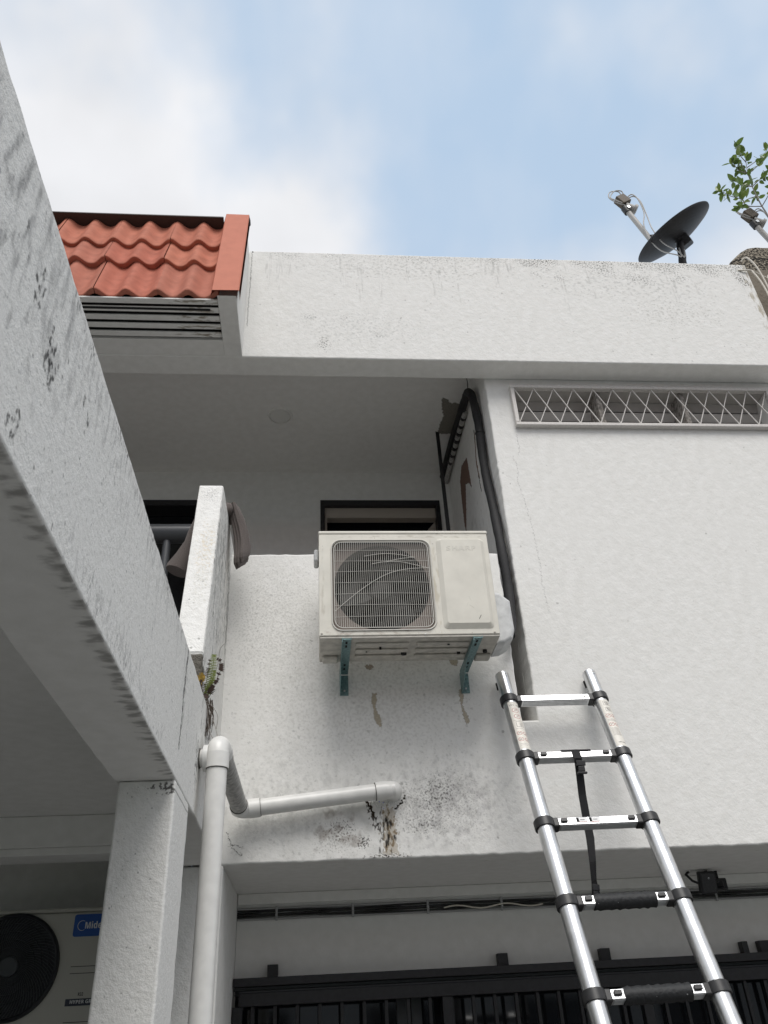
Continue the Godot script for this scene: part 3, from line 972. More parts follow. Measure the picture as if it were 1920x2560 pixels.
	part("top_strip", st, M.ridge, roof)
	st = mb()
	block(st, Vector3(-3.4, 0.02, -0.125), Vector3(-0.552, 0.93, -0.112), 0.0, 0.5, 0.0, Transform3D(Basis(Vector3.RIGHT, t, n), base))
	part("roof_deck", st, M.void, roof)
	st = mb()
	block(st, P(-0.455, 4.26, -3.26), P(-0.385, 4.318, -3.20), 0.02, 0.02, 0.012, Transform3D(Basis.IDENTITY, Vector3.ZERO))
	part("mortar_lump", st, M.ridge, roof)
	# white cheek under the verge
	st = mb()
	plane(P(-0.42, 3.34, -3.44), Vector3(3.36, 0, 0), Vector3(0, 0.97, 0))
	slab(st, [Vector2(2.985, 3.350), Vector2(3.4395, 3.350), Vector2(3.4395, 4.27), Vector2(3.235, 4.25), Vector2(3.03, 3.40)], Transform3D(Basis(Vector3(0, 0, -1), Vector3.UP, Vector3.RIGHT), P(-0.405, 0, 0)), 0.10, 0.006, 0.03, 0.0015)
	part("canopy_cheek", st, M.render_white, h)
	# ventilated soffit: painted boards with open joints
	st = mb()
	block(st, P(-3.6, 3.352, -3.4395), P(-0.506, 3.372, -3.315), 0.002, 0.5)
	var sof := part("canopy_soffit", st, M.render_smooth, h)
	var board := plaster("board_stained", PAINT, 0.05, eave_wood_stain())
	for k in range(1, 6):
		st = mb()
		var z: float = [-2.989, -3.037, -3.098, -3.157, -3.217, -3.277][k]
		plane(P(-3.7, 0, -2.9), Vector3(3.2, 0, 0), Vector3(0, 0, -0.56))
		block(st, P(-3.6, 3.354 + rng.randf_range(-0.003, 0.003), z - 0.0185), P(-0.507, 3.363, z + 0.0185), 0.003, 0.4, 0.001)
		part("slat", st, board, sof)
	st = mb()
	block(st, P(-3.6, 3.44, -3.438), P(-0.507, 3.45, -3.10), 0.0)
	part("soffit_shade", st, M.void, sof)  # black sheet stands in for the shade of the roof hollow

# ------------------------------------------------------------------ carport of the house next door
func beam_stains() -> Stain:
	# x is metres from z = 0 backwards, y the height
	var s := Stain.new(Vector2(0.2, 0.63), Vector2(3.42, 0.43), 0.0017, 51)
	var soot := Color(0.12, 0.12, 0.125)
	var grey := Color(0.40, 0.40, 0.41)
	# broad soft films of mildew, thickest on the near third
	s.blob(Vector2(0.82, 0.92), Vector2(0.30, 0.20), grey, 0.34, Vector2(30, 10), 0.30, 0.7)
	s.blob(Vector2(0.62, 0.88), Vector2(0.20, 0.24), grey, 0.38, Vector2(30, 10), 0.30, 0.7)
	s.blob(Vector2(1.15, 1.0), Vector2(0.45, 0.12), grey, 0.3, Vector2(36, 14), 0.36, 0.6)
	s.blob(Vector2(1.75, 1.02), Vector2(0.5, 0.10), grey, 0.28, Vector2(40, 16), 0.40, 0.6)
	s.blob(Vector2(1.5, 0.68), Vector2(0.7, 0.07), grey, 0.28, Vector2(40, 16), 0.38, 0.6)
	# runs from the top edge, each fading out
	for i in 22:
		var z := 0.5 + 1.9 * rng.randf()
		var l := rng.randf_range(0.08, 0.22)
		s.blob(Vector2(z, 1.05 - l * 0.6), Vector2(rng.randf_range(0.006, 0.022), l), grey, rng.randf_range(0.12, 0.3), Vector2(60, 10), 0.26, 0.6)
	# soot-black mould spots
	for b in [[0.885, 0.850, 0.026, 0.05], [0.872, 0.875, 0.016, 0.03], [0.80, 0.905, 0.022, 0.05], [0.812, 0.668, 0.020, 0.022], [0.835, 0.685, 0.015, 0.03], [1.055, 0.922, 0.012, 0.02], [1.085, 0.905, 0.012, 0.022], [0.905, 0.834, 0.02, 0.03]]:
		s.blob(Vector2(b[0], b[1]), Vector2(b[2], b[3]), soot, 0.85, Vector2(60, 40), 0.26, 0.5)
	for i in 16:
		s.blob(Vector2(rng.randf_range(0.65, 1.2), rng.randf_range(0.645, 0.95)), Vector2(rng.randf_range(0.003, 0.008), rng.randf_range(0.004, 0.010)), soot, 0.55, Vector2(80, 60), 0.25, 0.4)
	# mould under the top edge and over the lower one
	for i in 40:
		var z2 := rng.randf_range(0.9, 2.32)
		s.blob(Vector2(z2, 1.05 - rng.randf_range(0.0, 0.03)), Vector2(rng.randf_range(0.012, 0.04), rng.randf_range(0.02, 0.07)), Color(0.30, 0.30, 0.30), 0.5, Vector2(90, 40), 0.40, 0.5)
	for i in 16:
		var z3 := rng.randf_range(1.2, 2.2)
		s.blob(Vector2(z3, 0.648 + rng.randf_range(0.0, 0.03)), Vector2(rng.randf_range(0.012, 0.03), rng.randf_range(0.015, 0.06)), Color(0.34, 0.34, 0.345), 0.45, Vector2(90, 40), 0.40, 0.5)
	# black seam where the beam meets the pier
	s.line([Vector2(2.345, 1.035), Vector2(2.33, 0.95), Vector2(2.325, 0.85), Vector2(2.32, 0.72)], 0.012, Color(0.20, 0.20, 0.21), 0.55, 0.012)
	s.blob(Vector2(2.335, 0.90), Vector2(0.035, 0.17), Color(0.18, 0.18, 0.19), 0.7, Vector2(120, 20), 0.46, 0.16)
	for i in 22:
		s.blob(Vector2(rng.randf_range(2.4, 3.5), rng.randf_range(0.85, 1.04)), Vector2(rng.randf_range(0.008, 0.02), rng.randf_range(0.05, 0.16)), Color(0.30, 0.30, 0.29), 0.6, Vector2(130, 16), 0.50, 0.16)
	s.blob(Vector2(2.93, 1.00), Vector2(0.10, 0.12), Color(0.10, 0.085, 0.06), 0.85, Vector2(90, 30), 0.46, 0.14)
	s.blob(Vector2(2.70, 0.80), Vector2(0.05, 0.10), Color(0.10, 0.10, 0.10), 0.8, Vector2(70, 30), 0.40, 0.2)
	for i in 1200:
		s.blob(Vector2(rng.randf_range(0.5, 3.5), rng.randf_range(0.64, 1.05)), Vector2.ONE * rng.randf_range(0.0018, 0.0045), Color(0.42, 0.42, 0.43), rng.randf_range(0.2, 0.5), Vector2(60, 60), 0.2, 0.2)
	return s

func beam_under_stains() -> Stain:
	# y is metres in from the outer edge
	var s := Stain.new(Vector2(0.2, 0.0), Vector2(3.42, 0.17), 0.0018, 52)
	for i in 60:
		s.blob(Vector2(0.3 + 0.035 * i, 0.004 + rng.randf_range(-0.004, 0.006)), Vector2(0.07, rng.randf_range(0.026, 0.042)), Color(0.40, 0.39, 0.38), 0.24, Vector2(30, 14), 0.12, 0.7)
	return s

func pier_stains() -> Stain:
	var s := Stain.new(Vector2(-0.54, -0.4), Vector2(0.165, 1.05), 0.002, 53)
	s.blob(Vector2(-0.40, 0.615), Vector2(0.06, 0.02), Color(0.16, 0.15, 0.14), 0.85, Vector2(60, 60), 0.40, 0.2)
	for i in 70:
		s.blob(Vector2(rng.randf_range(-0.52, -0.40), rng.randf_range(-0.3, 0.62)), Vector2.ONE * rng.randf_range(0.001, 0.0026), Color(0.34, 0.34, 0.35), 0.6, Vector2(60, 60), 0.2, 0.2)
	return s

func make_carport() -> void:
	var t := thing("carport_frame", "mould-streaked white concrete beam on a square pier with its roof slab", "carport", P(-0.46, -EYE, -2.46))
	var st := mb()
	plane(P(-0.38, 0.63, -0.2), Vector3(0, 0, -3.42), Vector3(0, 0.43, 0))
	block(st, P(-0.55, 0.638, -3.5985), P(-0.38, 1.045, 2.6), 0.006, 0.022, 0.0016, Transform3D.IDENTITY, 1)
	var b := part("beam", st, fine_grain(plaster("beam_stained", PAINT, 0.14, beam_stains())), t)
	st = mb()
	plane(P(-0.38, 0.638, -0.2), Vector3(0, 0, -3.42), Vector3(-0.17, 0, 0))
	block(st, P(-0.55, 0.638, -3.5985), P(-0.38, 1.045, 2.6), 0.006, 0.022, 0.0016, Transform3D.IDENTITY, 2)
	part("beam_underside", st, plaster("beam_under_stained", PAINT, 0.03, beam_under_stains()), b)
	st = mb()
	plane(P(-0.54, -0.4, -2.32), Vector3(0.165, 0, 0), Vector3(0, 1.05, 0))
	block(st, P(-0.536, -EYE, -2.60), P(-0.3795, 0.6375, -2.32), 0.008, 0.03, 0.0022)
	part("pier", st, fine_grain(plaster("pier_stained", PAINT, 0.16, pier_stains())), t)
	st = mb()
	block(st, P(-5.0, 0.86, -3.62), P(-0.5505, 1.0, 2.6), 0.0, 1.0)
	part("roof_slab", st, M.render_smooth, t)
	st = mb()
	block(st, P(-5.0, 1.0005, -3.60), P(-0.5505, 1.012, 2.6), 0.0, 1.0)
	part("added_screed", st, mat("screed_dark", srgb(0.20, 0.197, 0.19), 0.9), t)  # unseen sheet, added dark to cut bounce up to the eave
	# far pier that carries the slab's other side
	st = mb()
	block(st, P(-5.0, 0.62, -3.62), P(-4.83, 0.8595, 2.6), 0.01, 1.0)
	part("far_beam", st, M.render_pier, t)
	st = mb()
	block(st, P(-4.99, -EYE, -2.60), P(-4.83, 0.6195, -2.32), 0.01, 0.5)
	part("far_pier", st, M.render_pier, t)

func make_neighbour() -> void:
	var t := thing("neighbouring_house", "dim porch wall of the neighbouring house behind the square pier", "house", P(-2.5, -EYE, -4.5))
	var st := mb()
	block(st, P(-5.0, 0.735, -3.78), P(-0.6205, 0.8595, -3.622), 0.004, 1.0)
	block(st, P(-5.0, 0.705, -3.80), P(-0.6205, 0.7345, -3.635), 0.003, 1.0)
	part("porch_beam", st, M.render_smooth, t)
	st = mb()
	block(st, P(-5.0, -EYE, -4.54), P(-0.6205, 0.8595, -4.40), 0.0, 1.0)
	part("porch_wall", st, M.render_smooth, t)
	st = mb()
	block(st, P(-5.0, 0.86, -4.54), P(-0.6205, 1.0, -3.6205), 0.0, 1.0)
	part("porch_ceiling", st, M.render_smooth, t)
	st = mb()
	block(st, P(-5.0, 1.0005, -5.1), P(-0.52, 1.045, -3.6005), 0.0, 1.0)
	part("added_balcony_floor", st, M.added_floor_tile, t)  # added unseen as well, dark to hold down bounce in the recess
	st = mb()
	block(st, P(-5.14, -EYE, -7.6), P(-5.0005, 4.2, -3.44), 0.0, 1.0)
	part("end_wall", st, M.render_white, t)
	# handrail on the neighbour's balcony
	var r := thing("balcony_railing", "dark grey tube handrail on slanted balusters beyond the balcony divider", "railing", P(-2.0, 1.046, -3.7))
	st = mb()
	tube(st, [P(-4.99, 2.304, -3.7), P(-0.5205, 2.304, -3.7)], 0.052, 24)
	part("handrail", st, M.rail_grey, r)
	for k in 9:
		st = mb()
		var x := -0.765 - 0.5 * k
		tube(st, [P(x, 2.27, -3.70), P(x + 0.01, 1.046, -3.66)], 0.021, 14)
		part("baluster", st, M.rail_grey, r)

# ------------------------------------------------------------------ condenser over the wall brackets
func make_condenser() -> void:
	var t := thing("air_conditioner", "cream outdoor condenser with round fan on brackets under the balcony door", "air conditioner", P(0.427, 1.459, -3.33))
	var x0 := 0.030
	var x1 := 0.824
	var y0 := 1.459
	var y1 := 1.987
	var zf := -3.200
	var zb := -3.46
	var st := mb()
	plane(P(0.02, 1.45, zf), Vector3(0.82, 0, 0), Vector3(0, 0.56, 0))
	# front sheet with its square fan opening, cut with a slit
	var hole := round_rect(0.090, 1.500, 0.541, 1.949, 0.040, 5)
	hole.reverse()
	var o := [Vector2(x0, y0 + 0.012), Vector2(x1, y0 + 0.012), Vector2(x1, y1), Vector2(x0, y1)]
	# the slit runs from the left edge to the hole
	var start := 0
	for i in hole.size():
		if hole[i].x < hole[start].x - 1e-5 or (absf(hole[i].x - hole[start].x) < 1e-5 and hole[i].y < hole[start].y):
			start = i
	var ring := []
	for i in hole.size():
		ring.append(hole[(start + i) % hole.size()])
	var front := [o[0], o[1], o[2], o[3], Vector2(x0, ring[0].y + 0.0003)]
	front.append(Vector2(ring[0].x, ring[0].y + 0.0003))
	for i in range(1, ring.size()):
		front.append(ring[i])
	front.append(ring[0])
	front.append(Vector2(x0, ring[0].y))
	var fl := []
	for i in front.size():
		fl.append(0)
	fl[0] = 1
	fl[1] = 1
	slab(st, front, Transform3D(Basis.IDENTITY, P(0, 0, zf)), 0.012, 0.005, 0.0, 0.0, fl)
	# sides, back, front lip
	block(st, P(x0, y0 + 0.012, zb), P(x0 + 0.004, y1, zf - 0.0125), 0.001)
	block(st, P(x1 - 0.004, y0 + 0.012, zb), P(x1, y1, zf - 0.0125), 0.001)
	block(st, P(x0 + 0.0045, y0 + 0.012, zb), P(x1 - 0.0045, y1, zb + 0.004), 0.001)
	var cm: StandardMaterial3D = M.casing.duplicate()
	var cs := Stain.new(Vector2(0.02, 1.45), Vector2(0.82, 0.56), 0.002, 71)
	cs.blob(Vector2(0.10, 1.485), Vector2(0.10, 0.03), Color(0.62, 0.56, 0.52), 0.5, Vector2(30, 40), 0.36, 0.5)
	cs.blob(Vector2(0.33, 1.483), Vector2(0.28, 0.016), Color(0.60, 0.55, 0.50), 0.45, Vector2(22, 60), 0.40, 0.5)
	cs.blob(Vector2(0.56, 1.73), Vector2(0.025, 0.26), Color(0.66, 0.62, 0.52), 0.5, Vector2(30, 8), 0.34, 0.5)
	cs.blob(Vector2(0.045, 1.70), Vector2(0.02, 0.26), Color(0.62, 0.59, 0.52), 0.4, Vector2(40, 10), 0.38, 0.5)
	cs.blob(Vector2(0.45, 1.975), Vector2(0.4, 0.014), Color(0.60, 0.57, 0.50), 0.45, Vector2(16, 60), 0.40, 0.5)
	for i in 60:
		cs.blob(Vector2(rng.randf_range(0.03, 0.82), rng.randf_range(1.46, 1.98)), Vector2.ONE * rng.randf_range(0.001, 0.004), Color(0.50, 0.44, 0.36), 0.5, Vector2(60, 60), 0.2, 0.3)
	for i in 14:
		cs.blob(Vector2(rng.randf_range(0.40, 0.62), rng.randf_range(1.473, 1.49)), Vector2(rng.randf_range(0.002, 0.006), 0.003), Color(0.93, 0.93, 0.92), 0.8, Vector2(90, 90), 0.2, 0.3)
	cm.detail_enabled = true
	cm.detail_albedo = cs.texture()
	cm.detail_uv_layer = BaseMaterial3D.DETAIL_UV_2
	var casing := part("casing", st, cm, t)
	st = mb()
	block(st, P(x0 - 0.003, y1 + 0.001, zb - 0.004), P(x1 + 0.003, y1 + 0.019, zf + 0.003), 0.006, 0.2)
	part("lid", st, M.casing, t)
	st = mb()
	block(st, P(x0 - 0.001, y1 - 0.004, zf - 0.1), P(x1 + 0.001, y1 + 0.0008, zf - 0.002), 0.0)
	part("lid_gap", st, M.joint_dark, casing)
	# base pan with pressed ribs, holes and a drain
	st = mb()
	block(st, P(x0 + 0.002, y0 + 0.002, zb - 0.002), P(x1 - 0.002, y0 + 0.0115, zf - 0.004), 0.003)
	var pan := part("base_pan", st, M.casing_worn, t)
	for k in 3:
		for s in 2:
			st = mb()
			var xa := 0.19 + 0.27 * s
			var z := zf - 0.065 - 0.065 * k
			block(st, P(xa, y0 - 0.007, z - 0.016), P(xa + 0.235, y0 + 0.0018, z + 0.016), 0.006, 0.1)
			part("rib", st, M.casing_worn, pan)
	for v in [[0.045, 0.115], [0.745, 0.815]]:
		st = mb()
		block(st, P(v[0], y0 - 0.012, zb + 0.01), P(v[1], y0 + 0.0018, zb + 0.075), 0.010, 0.1)
		part("rib", st, M.casing_worn, pan)
	for v in [[0.41, -3.36, 0.013], [0.30, -3.30, 0.005], [0.24, -3.33, 0.004], [0.66, -3.36, 0.008], [0.78, -3.35, 0.010], [0.60, -3.26, 0.006]]:
		st = mb()
		lathe(st, [Vector2(0.0, -0.0095), Vector2(v[2], -0.0095), Vector2(v[2], 0.004)], Transform3D(Basis.IDENTITY, P(v[0], y0, v[1])), 16)
		part("drain_hole", st, M.slot_dark, pan)
	# fan: plate with a round mouth, duct, three blades, hub, coil
	var c := Vector2(0.3155, 1.7235)
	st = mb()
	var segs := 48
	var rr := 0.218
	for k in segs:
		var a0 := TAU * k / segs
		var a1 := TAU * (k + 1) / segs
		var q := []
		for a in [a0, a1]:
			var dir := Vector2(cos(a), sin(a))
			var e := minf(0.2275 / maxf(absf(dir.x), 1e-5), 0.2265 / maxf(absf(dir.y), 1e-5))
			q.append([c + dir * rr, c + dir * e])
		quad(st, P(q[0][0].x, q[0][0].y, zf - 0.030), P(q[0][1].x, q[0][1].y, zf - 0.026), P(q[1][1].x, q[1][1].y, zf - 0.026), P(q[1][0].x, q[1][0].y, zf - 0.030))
	part("fan_plate", st, mat("plate_dust_shade", srgb(0.20, 0.165, 0.145), 0.8), t)  # dusty brown, darkened further for the shade behind the guard
	st = mb()
	var ax := Transform3D(Basis(Vector3.RIGHT, Vector3.BACK, Vector3.DOWN), P(c.x, c.y, zf - 0.115))
	lathe(st, [Vector2(rr, 0.086), Vector2(rr - 0.006, 0.070), Vector2(rr - 0.008, -0.03)], ax, 48)
	part("duct", st, M.coil_dark, t)
	st = mb()
	block(st, P(x0 + 0.006, y0 + 0.014, zb + 0.006), P(x1 - 0.25, y1 - 0.004, zb + 0.02), 0.0)
	var coil := part("coil", st, M.coil_dark, t)
	for k in 10:
		st = mb()
		block(st, P(x0 + 0.01, 1.50 + 0.048 * k, zb + 0.0205), P(x1 - 0.26, 1.505 + 0.048 * k, zb + 0.026), 0.001)
		part("coil_tube", st, M.fan_dark, coil)
	st = mb()
	lathe(st, [Vector2(0.062, 0.0), Vector2(0.060, 0.035), Vector2(0.045, 0.050), Vector2(0.0, 0.055)], ax, 32)
	var hub := part("fan_hub", st, M.fan_dark, t)
	for k in 3:
		st = mb()
		var rows := []
		for i in 9:
			var f := i / 8.0
			var rad := lerpf(0.055, 0.196, f)
			var row := []
			for j in 9:
				var g := j / 8.0
				var ang := deg_to_rad(20 + 120 * k) + lerpf(0.0, 1.35 - 0.25 * f, g) + 0.35 * f
				var zz := 0.045 - 0.075 * g + 0.012 * sin(PI * g)
				row.append(ax * Vector3(rad * cos(ang), zz, rad * sin(ang)))
			rows.append(row)
		for i in 8:
			for j in 8:
				quad(st, rows[i][j], rows[i + 1][j], rows[i + 1][j + 1], rows[i][j + 1])
		part("fan_blade", st, M.fan_dark, hub)
	# motor mount seen behind the blades
	st = mb()
	block(st, P(c.x - 0.03, y0 + 0.02, zb + 0.03), P(c.x - 0.015, y1 - 0.01, zb + 0.05), 0.0)
	block(st, P(c.x + 0.015, y0 + 0.02, zb + 0.03), P(c.x + 0.03, y1 - 0.01, zb + 0.05), 0.0)
	part("motor_mount", st, M.coil_dark, t)
	# wire guard
	st = mb()
	var loop := []
	for p in round_rect(0.086, 1.495, 0.546, 1.954, 0.045, 6):
		loop.append(P(p.x, p.y, zf + 0.003))
	loop.append(loop[0])
	tube(st, loop, 0.0028, 6, false)
	var guard := part("fan_guard", st, M.wire_white, t)
	st = mb()
	loop = []
	for p in round_rect(0.098, 1.507, 0.534, 1.942, 0.038, 6):
		loop.append(P(p.x, p.y, zf + 0.004))
	loop.append(loop[0])
	tube(st, loop, 0.0022, 6, false)
	part("guard_rim", st, M.wire_white, guard)
	for k in 46:
		st = mb()
		var x := lerpf(0.106, 0.527, k / 45.0)
		var cut := 0.0
		if x < 0.128:
			cut = 0.128 - x
		elif x > 0.504:
			cut = x - 0.504
		tube(st, [P(x, 1.508 + cut, zf + 0.006), P(x, 1.941 - cut, zf + 0.006)], 0.00105, 5)
		part("guard_wire", st, M.wire_white, guard)
	for k in 7:
		st = mb()
		var y := 1.556 + 0.0565 * k
		var run := []
		for i in 13:
			var u := i / 12.0
			var sag := 0.004 * sin(PI * u) if k < 5 else 0.0
			run.append(P(lerpf(0.099, 0.533, u), y + sag, zf + 0.0088))
		tube(st, run, 0.0008, 5)
		part("guard_wire", st, M.wire_white, guard)
	# two stays and a bent stay crossing the guard
	for v in [[[0.235, 1.862], [0.29, 1.872], [0.34, 1.876], [0.40, 1.870], [0.468, 1.855]], [[0.27, 1.822], [0.33, 1.832], [0.40, 1.832], [0.46, 1.818], [0.533, 1.798]], [[0.100, 1.585], [0.17, 1.65], [0.25, 1.715], [0.33, 1.765], [0.40, 1.788], [0.46, 1.797], [0.533, 1.800]], [[0.34, 1.834], [0.40, 1.848], [0.468, 1.857]]]:
		st = mb()
		var run2 := []
		for p in v:
			run2.append(P(p[0], p[1], zf + 0.0115))
		tube(st, curve(run2, 5), 0.0011, 5)
		part("guard_stay", st, M.wire_white, guard)
	# raised service panel, faint maker's name
	st = mb()
	var outer := round_rect(0.576, 1.497, 0.802, 1.960, 0.018, 4)
	var inner := round_rect(0.596, 1.520, 0.786, 1.951, 0.010, 4)
	for i in outer.size():
		var j := (i + 1) % outer.size()
		quad(st, P(outer[i].x, outer[i].y, zf + 0.0005), P(outer[j].x, outer[j].y, zf + 0.0005), P(inner[j].x, inner[j].y, zf + 0.013), P(inner[i].x, inner[i].y, zf + 0.013))
		tri(st, P(0.691, 1.735, zf + 0.013), P(inner[i].x, inner[i].y, zf + 0.013), P(inner[j].x, inner[j].y, zf + 0.013))
	var panel := part("service_panel", st, M.casing, t)
	letters("maker_name", "SHARP", 0.0225, P(0.691, 1.9025, zf + 0.0131), Basis.IDENTITY, M.letter_grey, panel, 0.14, true)
	st = mb()
	block(st, Vector3(-0.0012, -0.011, 0.0), Vector3(0.0012, 0.011, 0.0006), 0.0, 1.0, 0.0, Transform3D(Basis(Vector3.BACK, -0.5), P(0.741, 1.548, zf + 0.0131)))
	part("scratch", st, M.joint_dark, panel)
	for v in [[0.705, 1.64, 0.3], [0.71, 1.60, 0.9], [0.69, 1.61, -0.4]]:
		st = mb()
		block(st, Vector3(-0.0008, -0.012, 0.0), Vector3(0.0008, 0.012, 0.0005), 0.0, 1.0, 0.0, Transform3D(Basis(Vector3.BACK, v[2]), P(v[0], v[1], zf + 0.0131)))
		part("scratch", st, M.letter_grey, panel)
	# valve cover on the right, carrying handle on the left
	st = mb()
	slab(st, [Vector2(0.8245, 1.462), Vector2(0.862, 1.466), Vector2(0.903, 1.490), Vector2(0.917, 1.535), Vector2(0.915, 1.680), Vector2(0.868, 1.722), Vector2(0.8245, 1.730)], Transform3D(Basis.IDENTITY, P(0, 0, -3.285)), 0.15, 0.018)
	part("valve_cover", st, M.cover_white, t)
	st = mb()
	block(st, P(0.006, 1.880, -3.34), P(0.0295, 1.945, -3.26), 0.010, 0.1)
	part("handle", st, M.cover_white, t)
	for v in [[0.040, 1.483], [0.80, 1.48]]:
		st = mb()
		lathe(st, [Vector2(0.005, 0.0), Vector2(0.004, 0.003), Vector2(0.0, 0.004)], Transform3D(Basis(Vector3.RIGHT, Vector3.BACK, Vector3.DOWN), P(v[0], v[1], zf)), 12)
		part("screw", st, M.casing_worn, t)

func letters(called: String, text: String, height: float, at: Vector3, b: Basis, m: Material, parent: Node3D, width := 0.0, bold := false) -> MeshInstance3D:
	var f := SystemFont.new()
	f.font_names = PackedStringArray(["Droid Sans"])
	if bold:
		f.font_weight = 700
	var tm := TextMesh.new()
	tm.text = text
	tm.font = f
	tm.font_size = 64
	tm.pixel_size = height / 46.0
	tm.depth = 0.0012
	tm.curve_step = 2.0
	var sx := 1.0
	if width > 0.0:
		var w := tm.get_aabb().size.x
		if w > 0.0:
			sx = width / w
	return piece(called, tm, m, parent, Transform3D(b * Basis.from_scale(Vector3(sx, 1, 1)), at))

func make_brackets() -> void:
	for x in [0.147, 0.721]:
		var t := thing("wall_bracket", ("bluish galvanised steel bracket under the condenser's fan side" if x < 0.4 else "bluish galvanised steel bracket under the condenser's valve side"), "bracket", P(x, 1.455, WALL), "brackets carrying the condenser")
		var st := mb()
		# arm: folded channel, open towards the unit
		block(st, P(x - 0.020, 1.449, -3.585), P(x + 0.020, 1.4525, -3.190), 0.0008, 0.5)
		var side := 1.0
		block(st, P(x + 0.0175 * side, 1.4528, -3.585), P(x + 0.0205 * side, 1.4586, -3.190), 0.0008, 0.5)
		block(st, P(x - 0.0205 * side, 1.4528, -3.585), P(x - 0.0175 * side, 1.4586, -3.190), 0.0008, 0.5)
		part("arm", st, M.zinc, t)
		# deep left flange, tapering from wall to tip
		st = mb()
		slab(st, [Vector2(3.192, 1.440), Vector2(3.40, 1.428), Vector2(3.555, 1.352), Vector2(3.5985, 1.350), Vector2(3.5985, 1.4486), Vector2(3.192, 1.4486)], Transform3D(Basis(Vector3(0, 0, -1), Vector3.UP, Vector3.RIGHT), P(x - 0.0175, 0, 0)), 0.003, 0.0006)
		part("web", st, M.zinc, t)
		# foot plate against the wall
		st = mb()
		block(st, P(x - 0.0172, 1.350, -3.5985), P(x + 0.0205, 1.4486, -3.5945), 0.0008, 0.5)
		part("wall_plate", st, M.zinc, t)
		for v in [[-3.225, 0.024], [-3.262, 0.024], [-3.47, 0.020], [-3.515, 0.020]]:
			st = mb()
			block(st, P(x - 0.0045, 1.4478, v[0] - v[1] / 2), P(x + 0.0045, 1.4492, v[0] + v[1] / 2), 0.0004)
			part("slot", st, M.slot_dark, t)
		for v in [[1.372, 0.0045]]:
			st = mb()
			lathe(st, [Vector2(v[1], 0.0), Vector2(v[1], 0.005), Vector2(0.0, 0.006)], Transform3D(Basis(Vector3.RIGHT, Vector3.BACK, Vector3.DOWN), P(x + 0.002, v[0], -3.5944)), 6)
			part("bolt", st, M.aluminium, t)

# ------------------------------------------------------------------ pipes
func elbow(a: Vector3, b: Vector3, c: Vector3, r: float, n := 8) -> Array:
	# a bend from direction a->b to b->c with radius r, as points
	var u := (a - b).normalized()
	var v := (c - b).normalized()
	var out := []
	for k in n + 1:
		var t := float(k) / n
		out.append((b + u * r).lerp(b, t).lerp(b.lerp(b + v * r, t), t))
	return out

func make_drain() -> void:
	var t := thing("drain_pipe", "white plastic drain pipe with elbows coming down beside the pier", "pipe", P(-0.32, -EYE, -2.75))
	var r := 0.034
	var top := P(-0.318, 0.868, -2.75)
	var corner := P(-0.300, 0.835, -3.525)
	var out := P(0.352, 0.903, -3.535)
	var st := mb()
	tube(st, [P(-0.3225, -EYE, -2.75), P(-0.3185, 0.815, -2.75)], r, 32)
	part("downpipe", st, M.pipe_white, t)
	st = mb()
	tube(st, [P(-0.3187, 0.787, -2.75), P(-0.3187, 0.792, -2.75), P(-0.3185, 0.838, -2.75)], [0.0385, 0.0395, 0.0395], 32)
	var e1 := elbow(P(-0.3185, 0.7, -2.75), P(-0.3185, 0.872, -2.752), corner, 0.045, 10)
	tube(st, e1, 0.0372, 32)
	var d1: Vector3 = (corner - top).normalized()
	tube(st, [e1[e1.size() - 1], e1[e1.size() - 1] + d1 * 0.055], 0.0392, 32)
	part("elbow", st, M.pipe_white, t)
	var tilt := d1
	st = mb()
	tube(st, [top + d1 * 0.03, corner - d1 * 0.01], r, 32)
	var run := part("back_run", st, M.pipe_grimy, t)
	for k in 4:
		st = mb()
		var at := e1[e1.size() - 1] as Vector3 + d1 * (0.058 + 0.016 * k)
		tube(st, [at, at + d1 * 0.005], r + 0.0016, 28)
		part("tape_ring", st, M.joint_dark if k == 0 else M.pipe_grimy, run)
	var d2 := (out - corner).normalized()
	st = mb()
	var e2 := elbow(top, corner, out, 0.040, 8)
	tube(st, e2, 0.0370, 28)
	tube(st, [corner + d2 * 0.036, corner + d2 * 0.082], 0.0388, 28)
	tube(st, [corner - d1 * 0.070, corner - d1 * 0.030], 0.0388, 28)
	part("elbow", st, M.pipe_white, t)
	for v in [[corner + d2 * 0.0825, d2], [out - d2 * 0.0845, d2], [corner - d1 * 0.0725, d1], [P(-0.3187, 0.7865, -2.75), Vector3.DOWN], [e1[e1.size() - 1] + d1 * 0.0555, d1]]:
		st = mb()
		tube(st, [v[0], v[0] + v[1] * 0.002], 0.0366, 28)
		part("joint_line", st, M.joint_dark, t)
	st = mb()
	tube(st, [corner + d2 * 0.06, out], 0.0335, 32)
	part("cross_run", st, M.pipe_white, t)
	st = mb()
	tube(st, elbow(corner, out, P(0.352, 0.903, -3.75), 0.040, 8), 0.0370, 28)
	tube(st, [out - d2 * 0.082, out - d2 * 0.036], 0.0388, 28)
	tube(st, [out + Vector3(0, 0, -0.038), P(0.352, 0.903, -3.62)], 0.0365, 28)
	part("elbow", st, M.pipe_white, t)
	# branch that comes through the beam
	st = mb()
	tube(st, [P(-0.392, 0.826, -2.762), P(-0.345, 0.826, -2.758)], 0.030, 24)
	tube(st, [P(-0.366, 0.826, -2.760), P(-0.362, 0.826, -2.760), P(-0.350, 0.826, -2.760)], [0.043, 0.044, 0.044], 28)
	part("branch", st, M.pipe_white, t)
	st = mb()
	lathe(st, [Vector2(0.036, 0.0), Vector2(0.030, 0.006), Vector2(0.0, 0.006)], Transform3D(basis_y(Vector3.RIGHT), P(-0.3805, 0.826, -2.762)), 20)
	part("rough_collar", st, M.joint_dark, t)

